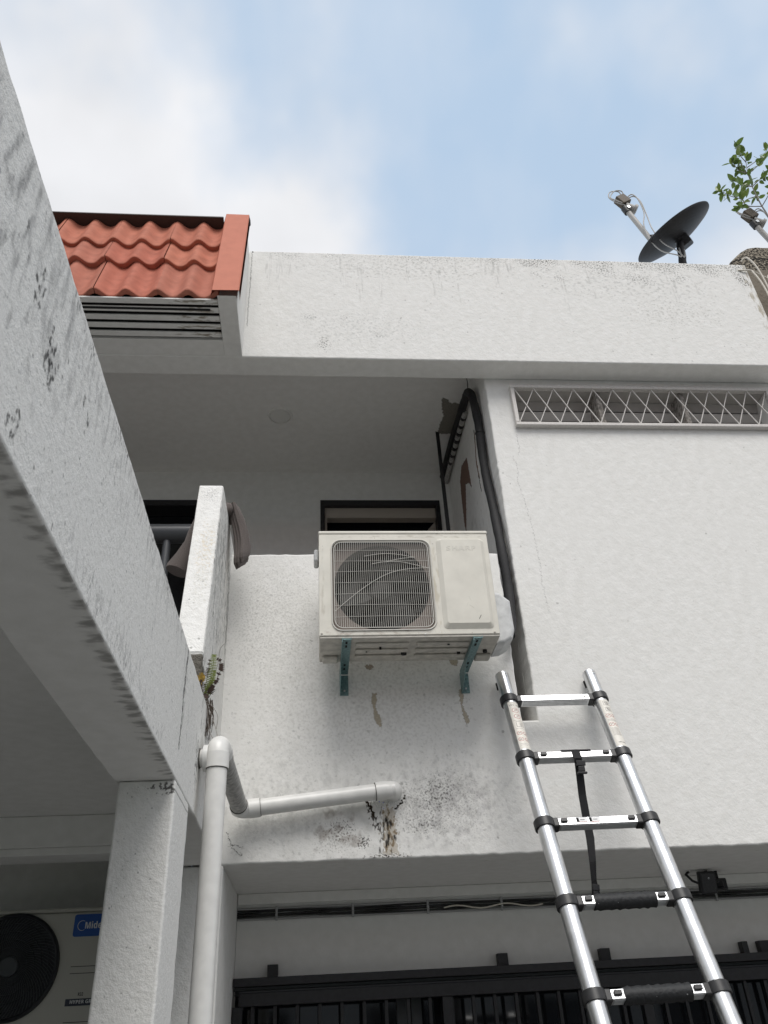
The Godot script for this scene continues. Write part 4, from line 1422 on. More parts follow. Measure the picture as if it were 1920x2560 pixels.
func make_insulated_pipe() -> void:
	var t := thing("insulated_pipe", "black foam-lagged refrigerant pipe running up the balcony side wall", "pipe", P(1.0, 1.6, -3.6))
	var st := mb()
	var pts := curve([P(0.945, 1.60, -3.50), P(0.985, 1.70, -3.585), P(1.008, 1.90, -3.625), P(1.008, 2.15, -3.64), P(1.014, 2.45, -3.70), P(1.012, 2.80, -3.76), P(1.014, 3.13, -3.76), P(1.005, 3.36, -3.78), P(1.000, 3.46, -3.84), P(1.004, 3.50, -3.92), P(1.006, 3.525, -4.02)], 8)
	var rad := []
	for i in pts.size():
		rad.append(0.0265 + 0.0012 * sin(i * 0.9) + 0.0008 * sin(i * 2.3))
	tube(st, pts, rad, 20)
	part("riser", st, M.foam_black, t)
	st = mb()
	tube(st, [pts[46], pts[46] + (pts[47] - pts[46]).normalized() * 0.006], 0.0295, 20)
	part("tape", st, M.cable_black, t)
	st = mb()
	var back := curve([P(1.006, 3.525, -4.02), P(1.010, 3.555, -4.18), P(1.012, 3.60, -4.45), P(1.008, 3.61, -4.70), P(1.005, 3.61, -4.975)], 6)
	tube(st, back, 0.028, 18)
	part("ceiling_run", st, M.foam_black, t)
	st = mb()
	tube(st, [P(1.028, 3.52, -4.10), P(1.026, 3.55, -4.45), P(1.022, 3.56, -4.975)], 0.019, 14)
	var w := part("white_tube", st, M.pipe_grimy, t)
	for k in 7:
		st = mb()
		tube(st, [P(1.027 - 0.001 * k, 3.525 + 0.005 * k, -4.16 - 0.09 * k), P(1.027 - 0.001 * k, 3.527 + 0.005 * k, -4.185 - 0.09 * k)], 0.021, 14)
		part("tape_scrap", st, M.cable_black, w)
	st = mb()
	tube(st, [P(1.005, 3.50, -3.86), P(1.010, 3.58, -3.87), P(1.016, 3.652, -3.90)], 0.003, 6)
	part("tie_wire", st, M.cable_black, t)
	# steel upright left leaning by the door
	var bar := thing("steel_upright", "black steel angle upright leaning beside the balcony door", "steel bar", P(0.85, 1.0, -4.3))
	st = mb()
	var lo := P(0.800, 1.0, -3.95)
	var hi := P(0.884, 3.60, -4.42)
	var b := basis_y(hi - lo, Vector3(0.35, 0, 1))
	block(st, Vector3(-0.014, 0, 0.0), Vector3(0.014, (hi - lo).length(), 0.004), 0.001, 2.0, 0.0, Transform3D(b, lo))
	part("face_flange", st, M.steel_black, bar)
	st = mb()
	block(st, Vector3(0.0105, 0, -0.04), Vector3(0.014, (hi - lo).length(), -0.0002), 0.001, 2.0, 0.0, Transform3D(b, lo))
	part("side_flange", st, M.rail_grey, bar)

# ------------------------------------------------------------------ ladder
const GLYPH := {"C": "01110100011000010000100001000101110", "A": "01110100011000111111100011000110001", "U": "10001100011000110001100011000101110", "T": "11111001000010000100001000010000100", "I": "01110001000010000100001000010001110", "O": "01110100011000110001100011000101110", "N": "10001110011010110011100011000110001", "E": "11111100001000011110100001000011111", "1": "00100011000010000100001000010001110", "3": "11110000010000101110000010000111110"}

func print_word(im: Image, text: String, x: int, y: int, s: int, c: Color) -> void:
	# printed upside down, as it stands on the rails
	var at := x
	for ch in text:
		if GLYPH.has(ch):
			var g: String = GLYPH[ch]
			for k in 35:
				if g[k] == "1":
					im.fill_rect(Rect2i(at - (k % 5) * s, y - (k / 5) * s, s, s), c)
		at -= 6 * s

func ring_print(im: Image, cx: int, cy: int, r: int, red: Color) -> void:
	for y in range(-r, r + 1):
		for x in range(-r, r + 1):
			var d := sqrt(x * x + y * y)
			if absf(d - r + 2) < 1.8 or (d < r and absf(x + y) < 2):
				im.set_pixel(cx + x, cy + y, red)
	for k in 16:
		var p := Vector2(rng.randf_range(-0.55, 0.55), rng.randf_range(-0.6, 0.6)) * r
		im.fill_rect(Rect2i(cx + int(p.x), cy + int(p.y), 3, 4), Color(0.18, 0.16, 0.16))

func sticker(right: bool) -> ImageTexture:
	var im := Image.create(128, 640, false, Image.FORMAT_RGBA8)
	im.fill(Color(0.86, 0.845, 0.81))
	var red := Color(0.60, 0.16, 0.14)
	var ink := Color(0.20, 0.19, 0.19)
	var fine := Color(0.50, 0.48, 0.46)
	if right:
		for y in [30, 116]:
			for e in [[34, y, 60, 3], [34, y + 56, 60, 3], [34, y, 3, 58], [91, y, 3, 58]]:
				im.fill_rect(Rect2i(e[0], e[1], e[2], e[3]), ink)
			for k in 60:
				im.fill_rect(Rect2i(46 + rng.randi() % 34, y + 8 + rng.randi() % 40, 4, 4), ink)
		for y in [236, 352]:
			ring_print(im, 36, y, 26, red)
			ring_print(im, 94, y, 26, red)
		for y in range(280, 314, 9):
			im.fill_rect(Rect2i(16, y, 96, 3), fine)
		for y in range(400, 500, 9):
			im.fill_rect(Rect2i(16, y, 92 - (y * 7) % 23, 3), fine)
		im.fill_rect(Rect2i(10, 204, 108, 2), fine)
		print_word(im, "CAUTION", 112, 598, 2, ink)
		print_word(im, "CAUTION", 113, 599, 2, ink)
	else:
		print_word(im, "EN 131", 108, 58, 3, ink)
		ring_print(im, 56, 124, 32, red)
		ring_print(im, 60, 208, 32, red)
		for e in [[30, 280, 66, 3], [30, 348, 66, 3], [30, 280, 3, 70], [94, 280, 3, 70]]:
			im.fill_rect(Rect2i(e[0], e[1], e[2], e[3]), ink)
		for k in 40:
			im.fill_rect(Rect2i(60 + rng.randi() % 30, 288 + rng.randi() % 56, 4, 5), fine)
		im.fill_rect(Rect2i(14, 262, 100, 3), fine)
		im.fill_rect(Rect2i(14, 372, 100, 3), fine)
		for y in [434, 514]:
			ring_print(im, 36, y, 25, red)
			ring_print(im, 96, y, 25, red)
		im.fill_rect(Rect2i(16, 572, 96, 3), fine)
		im.fill_rect(Rect2i(16, 590, 70, 3), fine)
	for k in 300:
		im.fill_rect(Rect2i(rng.randi() % 126, rng.randi() % 636, 2, 2), Color(0.70, 0.68, 0.65))
	return ImageTexture.create_from_image(im)

func make_ladder() -> void:
	var k := 1.052
	var p0 := Vector3(0.853, 1.207, -3.325) * k
	var d := Vector3(0.005, -0.282, 0.115) * k
	var e := Vector3(0.405, 0.004, -0.004) * k
	var t := thing("ladder", "telescopic aluminium ladder with black collars leaning on the house wall", "ladder", P(1.1, -EYE, -2.3))
	var dn := d.normalized()
	var en := e.normalized()
	var out := en.cross(dn).normalized()
	if out.z < 0:
		out = -out
	var foot := int((p0.y + EYE) / -d.y)
	for s in 2:
		var a := P(p0.x, p0.y, p0.z) + e * s
		# rail: one tube per storey of the ladder, each a little wider than the one above
		for i in range(-1, foot + 1):
			var r := 0.0325 + 0.0002 * i
			var st := mb()
			var from: Vector3 = a + d * (float(i) if i >= 0 else -0.51)
			var to := a + d * (i + 1)
			if i == foot:
				to = a + dn * ((a.y - 0.012) / -dn.y)
			if i == -1:
				tube(st, [from, from + dn * 0.003, to], [r - 0.003, r, r], 32)
			else:
				# a rolled groove two thirds of the way down
				var g: Vector3 = from.lerp(to, 0.70)
				tube(st, [from, g - dn * 0.003, g, g + dn * 0.003, to], [r, r, r - 0.0014, r, r], 32)
			part("rail_tube", st, M.aluminium, t)
		# open end: dark mouth and cross-bolt
		var te := a + d * -0.51
		var st2 := mb()
		lathe(st2, [Vector2(0.0, 0.0), Vector2(0.0290, 0.0)], Transform3D(basis_y(-dn), te - dn * 0.0005), 24)
		part("rail_mouth", st2, M.slot_dark, t)
		for v in [0.018, 0.034]:
			st2 = mb()
			var side := (out * 0.95 + en * 0.3).normalized()
			lathe(st2, [Vector2(0.0045 if v < 0.03 else 0.0025, 0.0), Vector2(0.0035 if v < 0.03 else 0.002, 0.002), Vector2(0.0, 0.002)], Transform3D(basis_y(side), te + dn * v + side * 0.0318), 10)
			part("rivet", st2, M.casing_worn if v < 0.03 else M.slot_dark, t)
		st2 = mb()
		var bs := Basis(en, -dn, en.cross(-dn))
		block(st2, Vector3(-0.0345, -0.075, -0.022), Vector3(-0.027, -0.035, -0.012), 0.001, 1.0, 0.0, Transform3D(bs, te))
		part("end_slot", st2, M.slot_dark, t)
		st2 = mb()
		block(st2, Vector3(-0.036, -0.03, -0.036), Vector3(0.036, 0.05, 0.036), 0.012, 1.0, 0.0, Transform3D(Basis.IDENTITY, Vector3((a + dn * ((a.y - 0.03) / -dn.y)).x, 0.0302, (a + dn * ((a.y - 0.03) / -dn.y)).z)))
		part("foot_cap", st2, M.plastic_black, t)
	for i in range(0, foot + 1):
		var c := P(p0.x, p0.y, p0.z) + d * i
		var r := 0.0325 + 0.0002 * i
		var bs := Basis(en, -dn, en.cross(-dn))
		for s in 2:
			var at := c + e * s
			var st := mb()
			tube(st, [at - dn * 0.018, at - dn * 0.015, at + dn * 0.015, at + dn * 0.018], [r + 0.006, r + 0.0085, r + 0.0085, r + 0.006], 32)
			var collar := part("collar", st, M.plastic_black, t)
			st = mb()
			var dir := 1.0 if s == 0 else -1.0
			var x0 := 0.026
			var x1 := 0.056
			block(st, Vector3(minf(x0 * dir, x1 * dir), -0.021, -0.024), Vector3(maxf(x0 * dir, x1 * dir), 0.019, 0.022), 0.006, 1.0, 0.0, Transform3D(bs, at))
			part("rung_socket", st, M.plastic_black, collar)
			if i >= 1:
				st = mb()
				block(st, Vector3(minf(0.062 * dir, 0.090 * dir), -0.006, 0.0225), Vector3(maxf(0.062 * dir, 0.090 * dir), 0.010, 0.029), 0.003, 1.0, 0.0, Transform3D(bs, at))
				part("release_button", st, M.plastic_black, collar)
		var st3 := mb()
		var wrapped := i >= 3
		var w := e.length()
		block(st3, Vector3(0.050, -0.017, -0.021), Vector3(w - 0.050, 0.016, 0.0205), 0.003, 1.0, 0.0, Transform3D(bs, c))
		for g in 4:
			block(st3, Vector3(0.062, -0.0185, -0.016 + 0.009 * g), Vector3(w - 0.062, -0.0165, -0.012 + 0.009 * g), 0.0008, 1.0, 0.0, Transform3D(bs, c))
		var rung := part("rung", st3, M.aluminium, t)
		if wrapped:
			st3 = mb()
			var pts := []
			var rad := []
			for q in 23:
				pts.append(c + en * lerpf(0.098, w - 0.098, q / 22.0) + out * 0.0)
				rad.append(0.0275 + 0.0016 * sin(q * 1.9 + i) + 0.001 * sin(q * 3.7))
			tube(st3, pts, rad, 18)
			part("foam_wrap", st3, M.foam_tape, rung)
		if i == 0:
			for s in 2:
				st3 = mb()
				lathe(st3, [Vector2(0.0045, 0.0), Vector2(0.004, 0.002), Vector2(0.0, 0.0025)], Transform3D(basis_y(en.cross(-dn)), c + en * (0.074 if s == 0 else w - 0.074) + en.cross(-dn) * 0.0204), 10)
				part("rivet", st3, M.casing_worn, rung)
		if i == 2:
			for q in 2:
				st3 = mb()
				var x := 0.125 + 0.052 * q
				block(st3, Vector3(x, -0.010, 0.0203), Vector3(x + 0.046, 0.013, 0.0209), 0.0, 1.0, 0.0, Transform3D(bs, c))
				var lb := part("rung_label", st3, M.sticker_white, rung)
				st3 = mb()
				block(st3, Vector3(x + 0.001, -0.006, 0.0210), Vector3(x + 0.011, 0.012, 0.0213), 0.0, 1.0, 0.0, Transform3D(bs, c))
				block(st3, Vector3(x + 0.016, 0.002, 0.0210), Vector3(x + 0.034, 0.004, 0.0213), 0.0, 1.0, 0.0, Transform3D(bs, c))
				part("label_print", st3, M.slot_dark, lb)
				st3 = mb()
				block(st3, Vector3(x + 0.008, -0.008, 0.0210), Vector3(x + 0.040, -0.0065, 0.0213), 0.0, 1.0, 0.0, Transform3D(bs, c))
				part("label_line", st3, mat("print_red", srgb(0.45, 0.06, 0.04), 0.5), lb)
	# warning stickers between the first two collars
	for s in 2:
		var a := P(p0.x, p0.y, p0.z) + e * s
		var st := mb()
		var r := 0.0325 + 0.0004
		var mid := 0.28
		var prev := []
		for q in 13:
			var f := q / 12.0
			var ang := lerpf(-0.95, 0.95, f) + mid
			var nn := (en * sin(ang) + en.cross(-dn) * cos(ang)).normalized()
			var cur := [a + dn * 0.030 + nn * r, a + d - dn * 0.026 + nn * r, nn, f]
			if prev.size():
				quad_n(st, [prev[1], cur[1], cur[0], prev[0]], [prev[2], cur[2], cur[2], prev[2]], [Vector2(prev[3], 1), Vector2(cur[3], 1), Vector2(cur[3], 0), Vector2(prev[3], 0)])
			prev = cur
		var m := mat("sticker_rail", Color.WHITE, 0.45)
		m.albedo_texture = sticker(s == 1)
		var lb := part("warning_sticker", st, m, t)
		lb.set_meta("label", "white warning sticker with red prohibition rings on the %s rail" % ("outer" if s == 1 else "wall-side"))
	# carrying strap looped over the second rung
	var sp := thing("strap", "black webbing strap with buckle looped over the ladder's second rung", "strap", P(1.13, 0.42, -3.40))
	var c1 := P(p0.x, p0.y, p0.z) + d
	var bs1 := Basis(en, -dn, en.cross(-dn))
	var x1 := 0.218
	var st4 := mb()
	block(st4, Vector3(x1 - 0.064, 0.010, -0.024), Vector3(x1 + 0.070, 0.022, 0.024), 0.005, 0.02, 0.001, Transform3D(bs1, c1))
	part("pad", st4, M.webbing, sp)
	st4 = mb()
	block(st4, Vector3(x1 - 0.018, -0.026, 0.0208), Vector3(x1 + 0.018, 0.012, 0.0240), 0.001, 0.02, 0.0, Transform3D(bs1, c1))
	part("loop", st4, M.webbing, sp)
	var top := c1 + en * x1 - en.cross(dn) * 0.022 + dn * 0.026
	ribbon(sp, [top, P(1.126, 0.905, -3.375), P(1.127, 0.82, -3.395), P(1.130, 0.72, -3.405), P(1.131, 0.65, -3.405), P(1.122, 0.56, -3.40), P(1.112, 0.49, -3.395), P(1.106, 0.43, -3.385)], 0.0165, [0.0, 0.0, 0.0, 0.05, 0.25, 0.75, 0.95, 0.4])
	st4 = mb()
	var bx := Transform3D(Basis(en, Vector3.UP, en.cross(Vector3.UP)), P(1.130, 0.925, -3.352))
	block(st4, Vector3(-0.020, 0.004, -0.006), Vector3(0.020, 0.026, 0.006), 0.003, 1.0, 0.0, bx)
	block(st4, Vector3(-0.014, -0.020, -0.005), Vector3(0.014, 0.0035, 0.005), 0.003, 1.0, 0.0, bx)
	block(st4, Vector3(-0.021, -0.030, -0.006), Vector3(0.021, -0.0205, 0.006), 0.003, 1.0, 0.0, bx)
	part("buckle", st4, M.plastic_black, sp)
	st4 = mb()
	bx = Transform3D(Basis(Vector3.BACK, -0.1) * Basis(Vector3.UP, 0.3), P(1.108, 0.445, -3.382))
	block(st4, Vector3(-0.016, 0.006, -0.006), Vector3(0.016, 0.030, 0.006), 0.003, 1.0, 0.0, bx)
	block(st4, Vector3(-0.014, -0.040, -0.004), Vector3(0.018, 0.0055, 0.005), 0.003, 1.0, 0.0, bx)
	part("clip", st4, M.plastic_black, sp)

func ribbon(parent: Node3D, pts: Array, half: float, twist: Array) -> void:
	var st := mb()
	var prev := []
	for i in pts.size():
		var d: Vector3 = (pts[mini(i + 1, pts.size() - 1)] - pts[maxi(i - 1, 0)]).normalized()
		var side := Vector3.RIGHT.rotated(d, twist[i] * 1.3)
		side = (side - d * side.dot(d)).normalized()
		var n := side.cross(d) * -0.0011
		var cur := [pts[i] - side * half + n, pts[i] + side * half + n, pts[i] + side * half - n, pts[i] - side * half - n]
		if prev.size():
			for k in 4:
				quad(st, prev[k], prev[(k + 1) % 4], cur[(k + 1) % 4], cur[k])
		prev = cur
	part("webbing", st, M.webbing, parent)

# ------------------------------------------------------------------ roof: dishes, cables, sapling, mouldy hump
func make_dish() -> void:
	var t := thing("satellite_dish", "black satellite dish seen from behind with a white feed arm", "satellite dish", P(2.93, 4.3, -4.0), "dishes on the roof")
	var c := P(2.926, 5.347, -4.0)
	var n := Vector3(-0.511, 0.833, 0.2115).normalized()
	var st := mb()
	var r := 0.316
	var prof := []
	for i in 11:
		var f := i / 10.0
		prof.append(Vector2(r * f, 0.07 * f * f - 0.07))
	prof.append(Vector2(r + 0.012, 0.004))
	prof.append(Vector2(r + 0.014, 0.012))
	prof.append(Vector2(r + 0.006, 0.018))
	var up: Array = prof.duplicate()
	var xf := Transform3D(basis_y(n, Vector3(0.64, 0.204, 0.741)), c + n * 0.03 + Vector3(0.0, -0.045, 0.0))
	lathe(st, up, xf, 64)
	var inn := []
	for i in 11:
		var f := 1.0 - i / 10.0
		inn.append(Vector2(r * f + 0.004 * f, 0.07 * f * f - 0.064 + 0.012 * f))
	lathe(st, inn, xf, 64)
	part("reflector", st, M.dish_black, t)
	# back bracket
	st = mb()
	var mj := Vector3(0.67, 0.173, 0.722).normalized()
	var low := c + n * -0.055
	tube(st, curve([P(2.690, 5.252, -3.99), low + Vector3(-0.05, -0.02, 0.02), low + Vector3(0.03, 0.0, 0.0)], 5), [0.035, 0.036, 0.037, 0.038, 0.04, 0.045, 0.05, 0.05, 0.05, 0.05, 0.045], 12)
	block(st, Vector3(-0.07, -0.06, -0.05), Vector3(0.07, 0.05, 0.05), 0.015, 1.0, 0.0, Transform3D(basis_y(n, mj), low + Vector3(0.03, -0.02, 0.0)))
	part("back_bracket", st, M.dish_black, t)
	st = mb()
	tube(st, curve([low + Vector3(0.03, -0.03, 0.0), P(2.935, 5.205, -4.0), P(2.930, 5.10, -4.02), P(2.925, 4.90, -4.05), P(2.925, 3.851, -4.05)], 6), 0.030, 20)
	part("mast", st, M.dish_black, t)
	# feed arm and head
	st = mb()
	tube(st, [P(2.695, 5.245, -3.99), P(2.588, 5.615, -4.0)], 0.021, 20)
	part("feed_arm", st, M.arm_grey, t)
	st = mb()
	var fd := (P(2.588, 5.615, -4.0) - P(2.695, 5.245, -3.99)).normalized()
	tube(st, [P(2.588, 5.595, -4.0), P(2.588, 5.595, -4.0) + fd * 0.065], 0.028, 16)
	part("clamp", st, M.plastic_black, t)
	st = mb()
	var hb := Basis(Vector3.BACK, 0.55)
	block(st, Vector3(-0.055, -0.04, -0.035), Vector3(0.035, 0.06, 0.035), 0.008, 1.0, 0.0, Transform3D(hb, P(2.588, 5.742, -4.0)))
	var head := part("feed_head", st, M.lnb_tan, t)
	st = mb()
	tube(st, [P(2.590, 5.690, -4.0), P(2.650, 5.650, -4.0)], [0.026, 0.030], 16)
	tube(st, [P(2.650, 5.650, -4.0), P(2.672, 5.637, -4.0)], [0.042, 0.040], 20)
	part("feed_horn", st, M.arm_grey, head)
	st = mb()
	block(st, Vector3(-0.012, -0.014, 0.0), Vector3(0.012, 0.014, 0.004), 0.001, 1.0, 0.0, Transform3D(hb, P(2.592, 5.632, -3.968)))
	part("clamp_plate", st, M.aluminium, head)
	# cables that loop from the head back to the mast
	for v in [[P(2.585, 5.800, -4.0), P(2.560, 5.860, -3.99), P(2.480, 5.835, -3.98), P(2.455, 5.760, -3.98), P(2.50, 5.705, -3.98), P(2.575, 5.675, -3.985)], [P(2.600, 5.800, -4.0), P(2.590, 5.868, -3.99), P(2.520, 5.850, -3.98), P(2.468, 5.765, -3.98), P(2.505, 5.712, -3.97), P(2.570, 5.690, -3.98)], [P(2.610, 5.780, -4.0), P(2.660, 5.815, -3.98), P(2.695, 5.74, -3.97), P(2.700, 5.55, -3.96), P(2.655, 5.38, -3.95), P(2.660, 5.20, -3.95), P(2.715, 5.05, -3.94), P(2.80, 4.955, -3.90), P(2.87, 5.00, -3.95), P(2.90, 5.14, -3.98)], [P(2.612, 5.775, -4.0), P(2.675, 5.79, -3.98), P(2.712, 5.70, -3.97), P(2.715, 5.50, -3.96), P(2.70, 5.30, -3.93), P(2.74, 5.12, -3.92), P(2.82, 5.00, -3.90), P(2.88, 4.97, -3.93), P(2.925, 5.10, -3.96)]]:
		st = mb()
		tube(st, curve(v, 6), 0.0048, 8)
		part("coax_cable", st, M.cable_grey, t)
	# the second dish; only its feed head reaches into view
	var o := t.duplicate()
	o.name = numbered("satellite_dish")
	add_child(o)
	o.position += Vector3(3.642 - 2.586 + 0.012, 5.624 - 5.757, 0.0)
	tag(o, "tan feed head of a satellite dish beside the sapling", "satellite dish", "dishes on the roof")

func make_hump() -> void:
	var t := thing("mouldy_parapet", "black-spotted beige rounded parapet end beside the white parapet", "parapet", P(3.4, 3.0, -3.9))
	var s := Stain.new(Vector2(2.9, 3.0), Vector2(1.3, 1.9), 0.003, 61)
	for i in 60:
		s.blob(Vector2(rng.randf_range(2.95, 3.6), rng.randf_range(4.4, 4.86)), Vector2(rng.randf_range(0.04, 0.14), rng.randf_range(0.03, 0.09)), Color(0.07, 0.06, 0.055), 0.85, Vector2(50, 60), 0.46, 0.14, rng.randf_range(-0.6, 0.6))
	s.blob(Vector2(3.3, 4.62), Vector2(0.4, 0.22), Color(0.10, 0.085, 0.08), 0.85, Vector2(36, 40), 0.46, 0.14)
	s.line([Vector2(3.02, 4.60), Vector2(3.10, 4.66), Vector2(3.22, 4.68), Vector2(3.6, 4.69)], 0.014, Color(0.05, 0.045, 0.04), 0.9, 0.012)
	var m := plaster("hump_stained", srgb(0.34, 0.30, 0.24), 0.6, s)
	var st := mb()
	plane(P(2.9, 3.0, -3.7), Vector3(1.3, 0, 0), Vector3(0, 1.9, 0))
	slab(st, [Vector2(3.02, 4.45), Vector2(4.19, 4.42), Vector2(4.19, 4.82), Vector2(3.30, 4.825), Vector2(3.235, 4.81), Vector2(3.17, 4.765), Vector2(3.06, 4.655), Vector2(3.02, 4.60)], Transform3D(Basis.IDENTITY, P(0, 0, -3.7)), 0.5, 0.02, 0.05, 0.003)
	part("cap", st, m, t)
	st = mb()
	block(st, P(2.9305, 3.3, -3.9), P(4.19, 4.46, -3.62), 0.01, 0.1, 0.004)
	part("face", st, plaster("face_ochre", srgb(0.20, 0.175, 0.14), 0.5), t)
	var which := -1
	for v in [[P(2.925, 4.335, -3.45), P(2.952, 4.342, -3.425), P(2.985, 4.24, -3.415), P(3.005, 4.05, -3.42), P(3.01, 3.80, -3.43), P(3.02, 3.4, -3.44)], [P(2.95, 4.22, -3.43), P(2.972, 4.10, -3.42), P(2.985, 3.95, -3.42), P(2.99, 3.75, -3.43), P(3.0, 3.4, -3.44)], [P(2.86, 4.225, -3.437), P(2.95, 4.215, -3.43), P(3.1, 4.23, -3.5), P(3.3, 4.25, -3.56)], [P(3.13, 4.05, -3.50), P(3.09, 4.15, -3.48), P(3.12, 4.26, -3.50), P(3.2, 4.28, -3.52), P(3.25, 4.20, -3.54)]]:
		which += 1
		var c := thing("loose_cable", ["white cable looping over the white parapet's top corner", "shorter white cable beside the one looping over the parapet corner", "white cable strung level across the parapet's ochre-stained end", "white cable curled up before the mouldy parapet"][which], "cable", v[0], "loose cables on the parapet end")
		st = mb()
		tube(st, curve(v, 6), 0.006, 8)
		part("sheath", st, M.cable_white, c)

func leaf_mesh(l: float, w: float, curl: float) -> ArrayMesh:
	var st := mb()
	var rows := []
	for i in 7:
		var f := i / 6.0
		var hw := w * pow(sin(PI * pow(f, 0.75)), 0.8) * 0.5 if i > 0 and i < 6 else 0.0
		rows.append([Vector3(-hw, l * f, curl * f * f + hw * 0.25), Vector3(0, l * f, curl * f * f), Vector3(hw, l * f, curl * f * f + hw * 0.25)])
	for i in 6:
		for j in 2:
			quad(st, rows[i][j], rows[i][j + 1], rows[i + 1][j + 1], rows[i + 1][j])
	return st.commit()

func make_sapling() -> void:
	var t := thing("sapling", "green leafy sapling growing out of the mouldy parapet end", "plant", P(3.66, 4.83, -3.85))
	var branches := [
		[P(3.66, 4.82, -3.85), P(3.655, 5.03, -3.85), P(3.656, 5.241, -3.85), P(3.661, 5.421, -3.85), P(3.651, 5.53, -3.85), P(3.648, 5.663, -3.85), P(3.651, 5.792, -3.85), P(3.669, 5.968, -3.85), P(3.702, 6.136, -3.85), P(3.741, 6.293, -3.85)],
		[P(3.651, 5.53, -3.85), P(3.506, 5.501, -3.83), P(3.459, 5.539, -3.8), P(3.362, 5.547, -3.78), P(3.302, 5.557, -3.76), P(3.256, 5.567, -3.75)],
		[P(3.648, 5.663, -3.85), P(3.504, 5.542, -3.8), P(3.419, 5.441, -3.78), P(3.375, 5.371, -3.77)],
		[P(3.651, 5.792, -3.85), P(3.598, 5.875, -3.88), P(3.559, 5.932, -3.9)],
		[P(3.651, 5.792, -3.85), P(3.707, 5.838, -3.82), P(3.764, 5.871, -3.8), P(3.865, 5.951, -3.8)],
		[P(3.669, 5.968, -3.85), P(3.56, 5.931, -3.8), P(3.521, 5.957, -3.78), P(3.49, 5.992, -3.77)],
		[P(3.688, 6.059, -3.85), P(3.829, 6.221, -3.9), P(3.954, 6.354, -3.93), P(4.062, 6.505, -3.95)],
		[P(3.651, 5.53, -3.85), P(3.707, 5.609, -3.8), P(3.806, 5.772, -3.8), P(3.903, 5.953, -3.8)],
		[P(3.702, 6.136, -3.85), P(3.66, 6.20, -3.83), P(3.64, 6.27, -3.82), P(3.66, 6.33, -3.82)],
		[P(3.669, 5.968, -3.85), P(3.76, 6.04, -3.82), P(3.84, 6.12, -3.8)],
		[P(3.651, 5.792, -3.85), P(3.56, 5.72, -3.8), P(3.48, 5.70, -3.78)],
		[P(3.669, 5.90, -3.85), P(3.60, 6.03, -3.80), P(3.585, 6.12, -3.79)]]
	var meshes := [leaf_mesh(0.085, 0.046, 0.012), leaf_mesh(0.070, 0.038, -0.010), leaf_mesh(0.098, 0.050, 0.02), leaf_mesh(0.060, 0.034, 0.008)]
	for i in branches.size():
		var st := mb()
		var run := curve(branches[i], 4)
		var rad := []
		for k in run.size():
			rad.append(lerpf(0.0085 if i == 0 else 0.0042, 0.0018, float(k) / run.size()))
		tube(st, run, rad, 7)
		part("stem" if i == 0 else "twig", st, M.twig, t)
		var n: int = run.size()
		for k in n:
			var f := float(k) / (n - 1)
			if i == 0 and f < 0.52:
				continue
			if i > 0 and f < 0.30:
				continue
			var tip := k == n - 1
			for q in (4 if tip else (2 if rng.randf() < 0.38 else 1)):
				var d: Vector3 = ((run[k] - run[maxi(k - 1, 0)]).normalized() * (0.7 if tip else 0.35) + Vector3(rng.randf_range(-1, 1), rng.randf_range(-0.75, 0.8), rng.randf_range(-1, 1)).normalized()).normalized()
				var b := basis_y(d, Vector3(rng.randf_range(-0.5, 0.5), 1.0, rng.randf_range(-0.5, 0.5)))
				b = b.rotated(d, rng.randf_range(-0.6, 0.6))
				var o := piece("leaf", meshes[rng.randi() % 4], M.leaf if rng.randf() < 0.72 else M.leaf_bright, t, Transform3D(b.scaled_local(Vector3.ONE * rng.randf_range(0.55, 1.0)), run[k] + d * 0.008))
				o.cast_shadow = GeometryInstance3D.SHADOW_CASTING_SETTING_ON

# ------------------------------------------------------------------ fern in the beam joint
func frond(t: Node3D, pts: Array, size: float, m: Material, gap: float, called: String) -> void:
	var run := curve(pts, 5)
	var st := mb()
	tube(st, run, 0.0011, 5)
	var f := part(called, st, m, t)
	st = mb()
	for k in range(3, run.size()):
		if rng.randf() < gap:
			continue
		var d: Vector3 = (run[k] - run[k - 1]).normalized()
		var w := size * (1.0 - 0.75 * pow(absf(float(k) / run.size() - 0.45) * 1.6, 2.0))
		for s in [-1, 1]:
			for h in 2:
				var at: Vector3 = run[k] - d * (run[k] - run[k - 1]).length() * 0.5 * h
				var side: Vector3 = (d.cross(Vector3(0.2, 0.1, 1)).normalized() * s + d * 0.25 + Vector3(0, -0.15, 0.2)).normalized()
				var p1: Vector3 = at + side * w * rng.randf_range(0.8, 1.1)
				var wd: Vector3 = d * 0.0017
				quad(st, at - wd, at + side * w * 0.4 - wd * 1.2, p1, at + side * w * 0.4 + wd)
				tri(st, at - wd, at + side * w * 0.4 + wd, at + wd)
	var p := part("pinnae", st, m, f)
	p.set_meta("kind", "stuff")

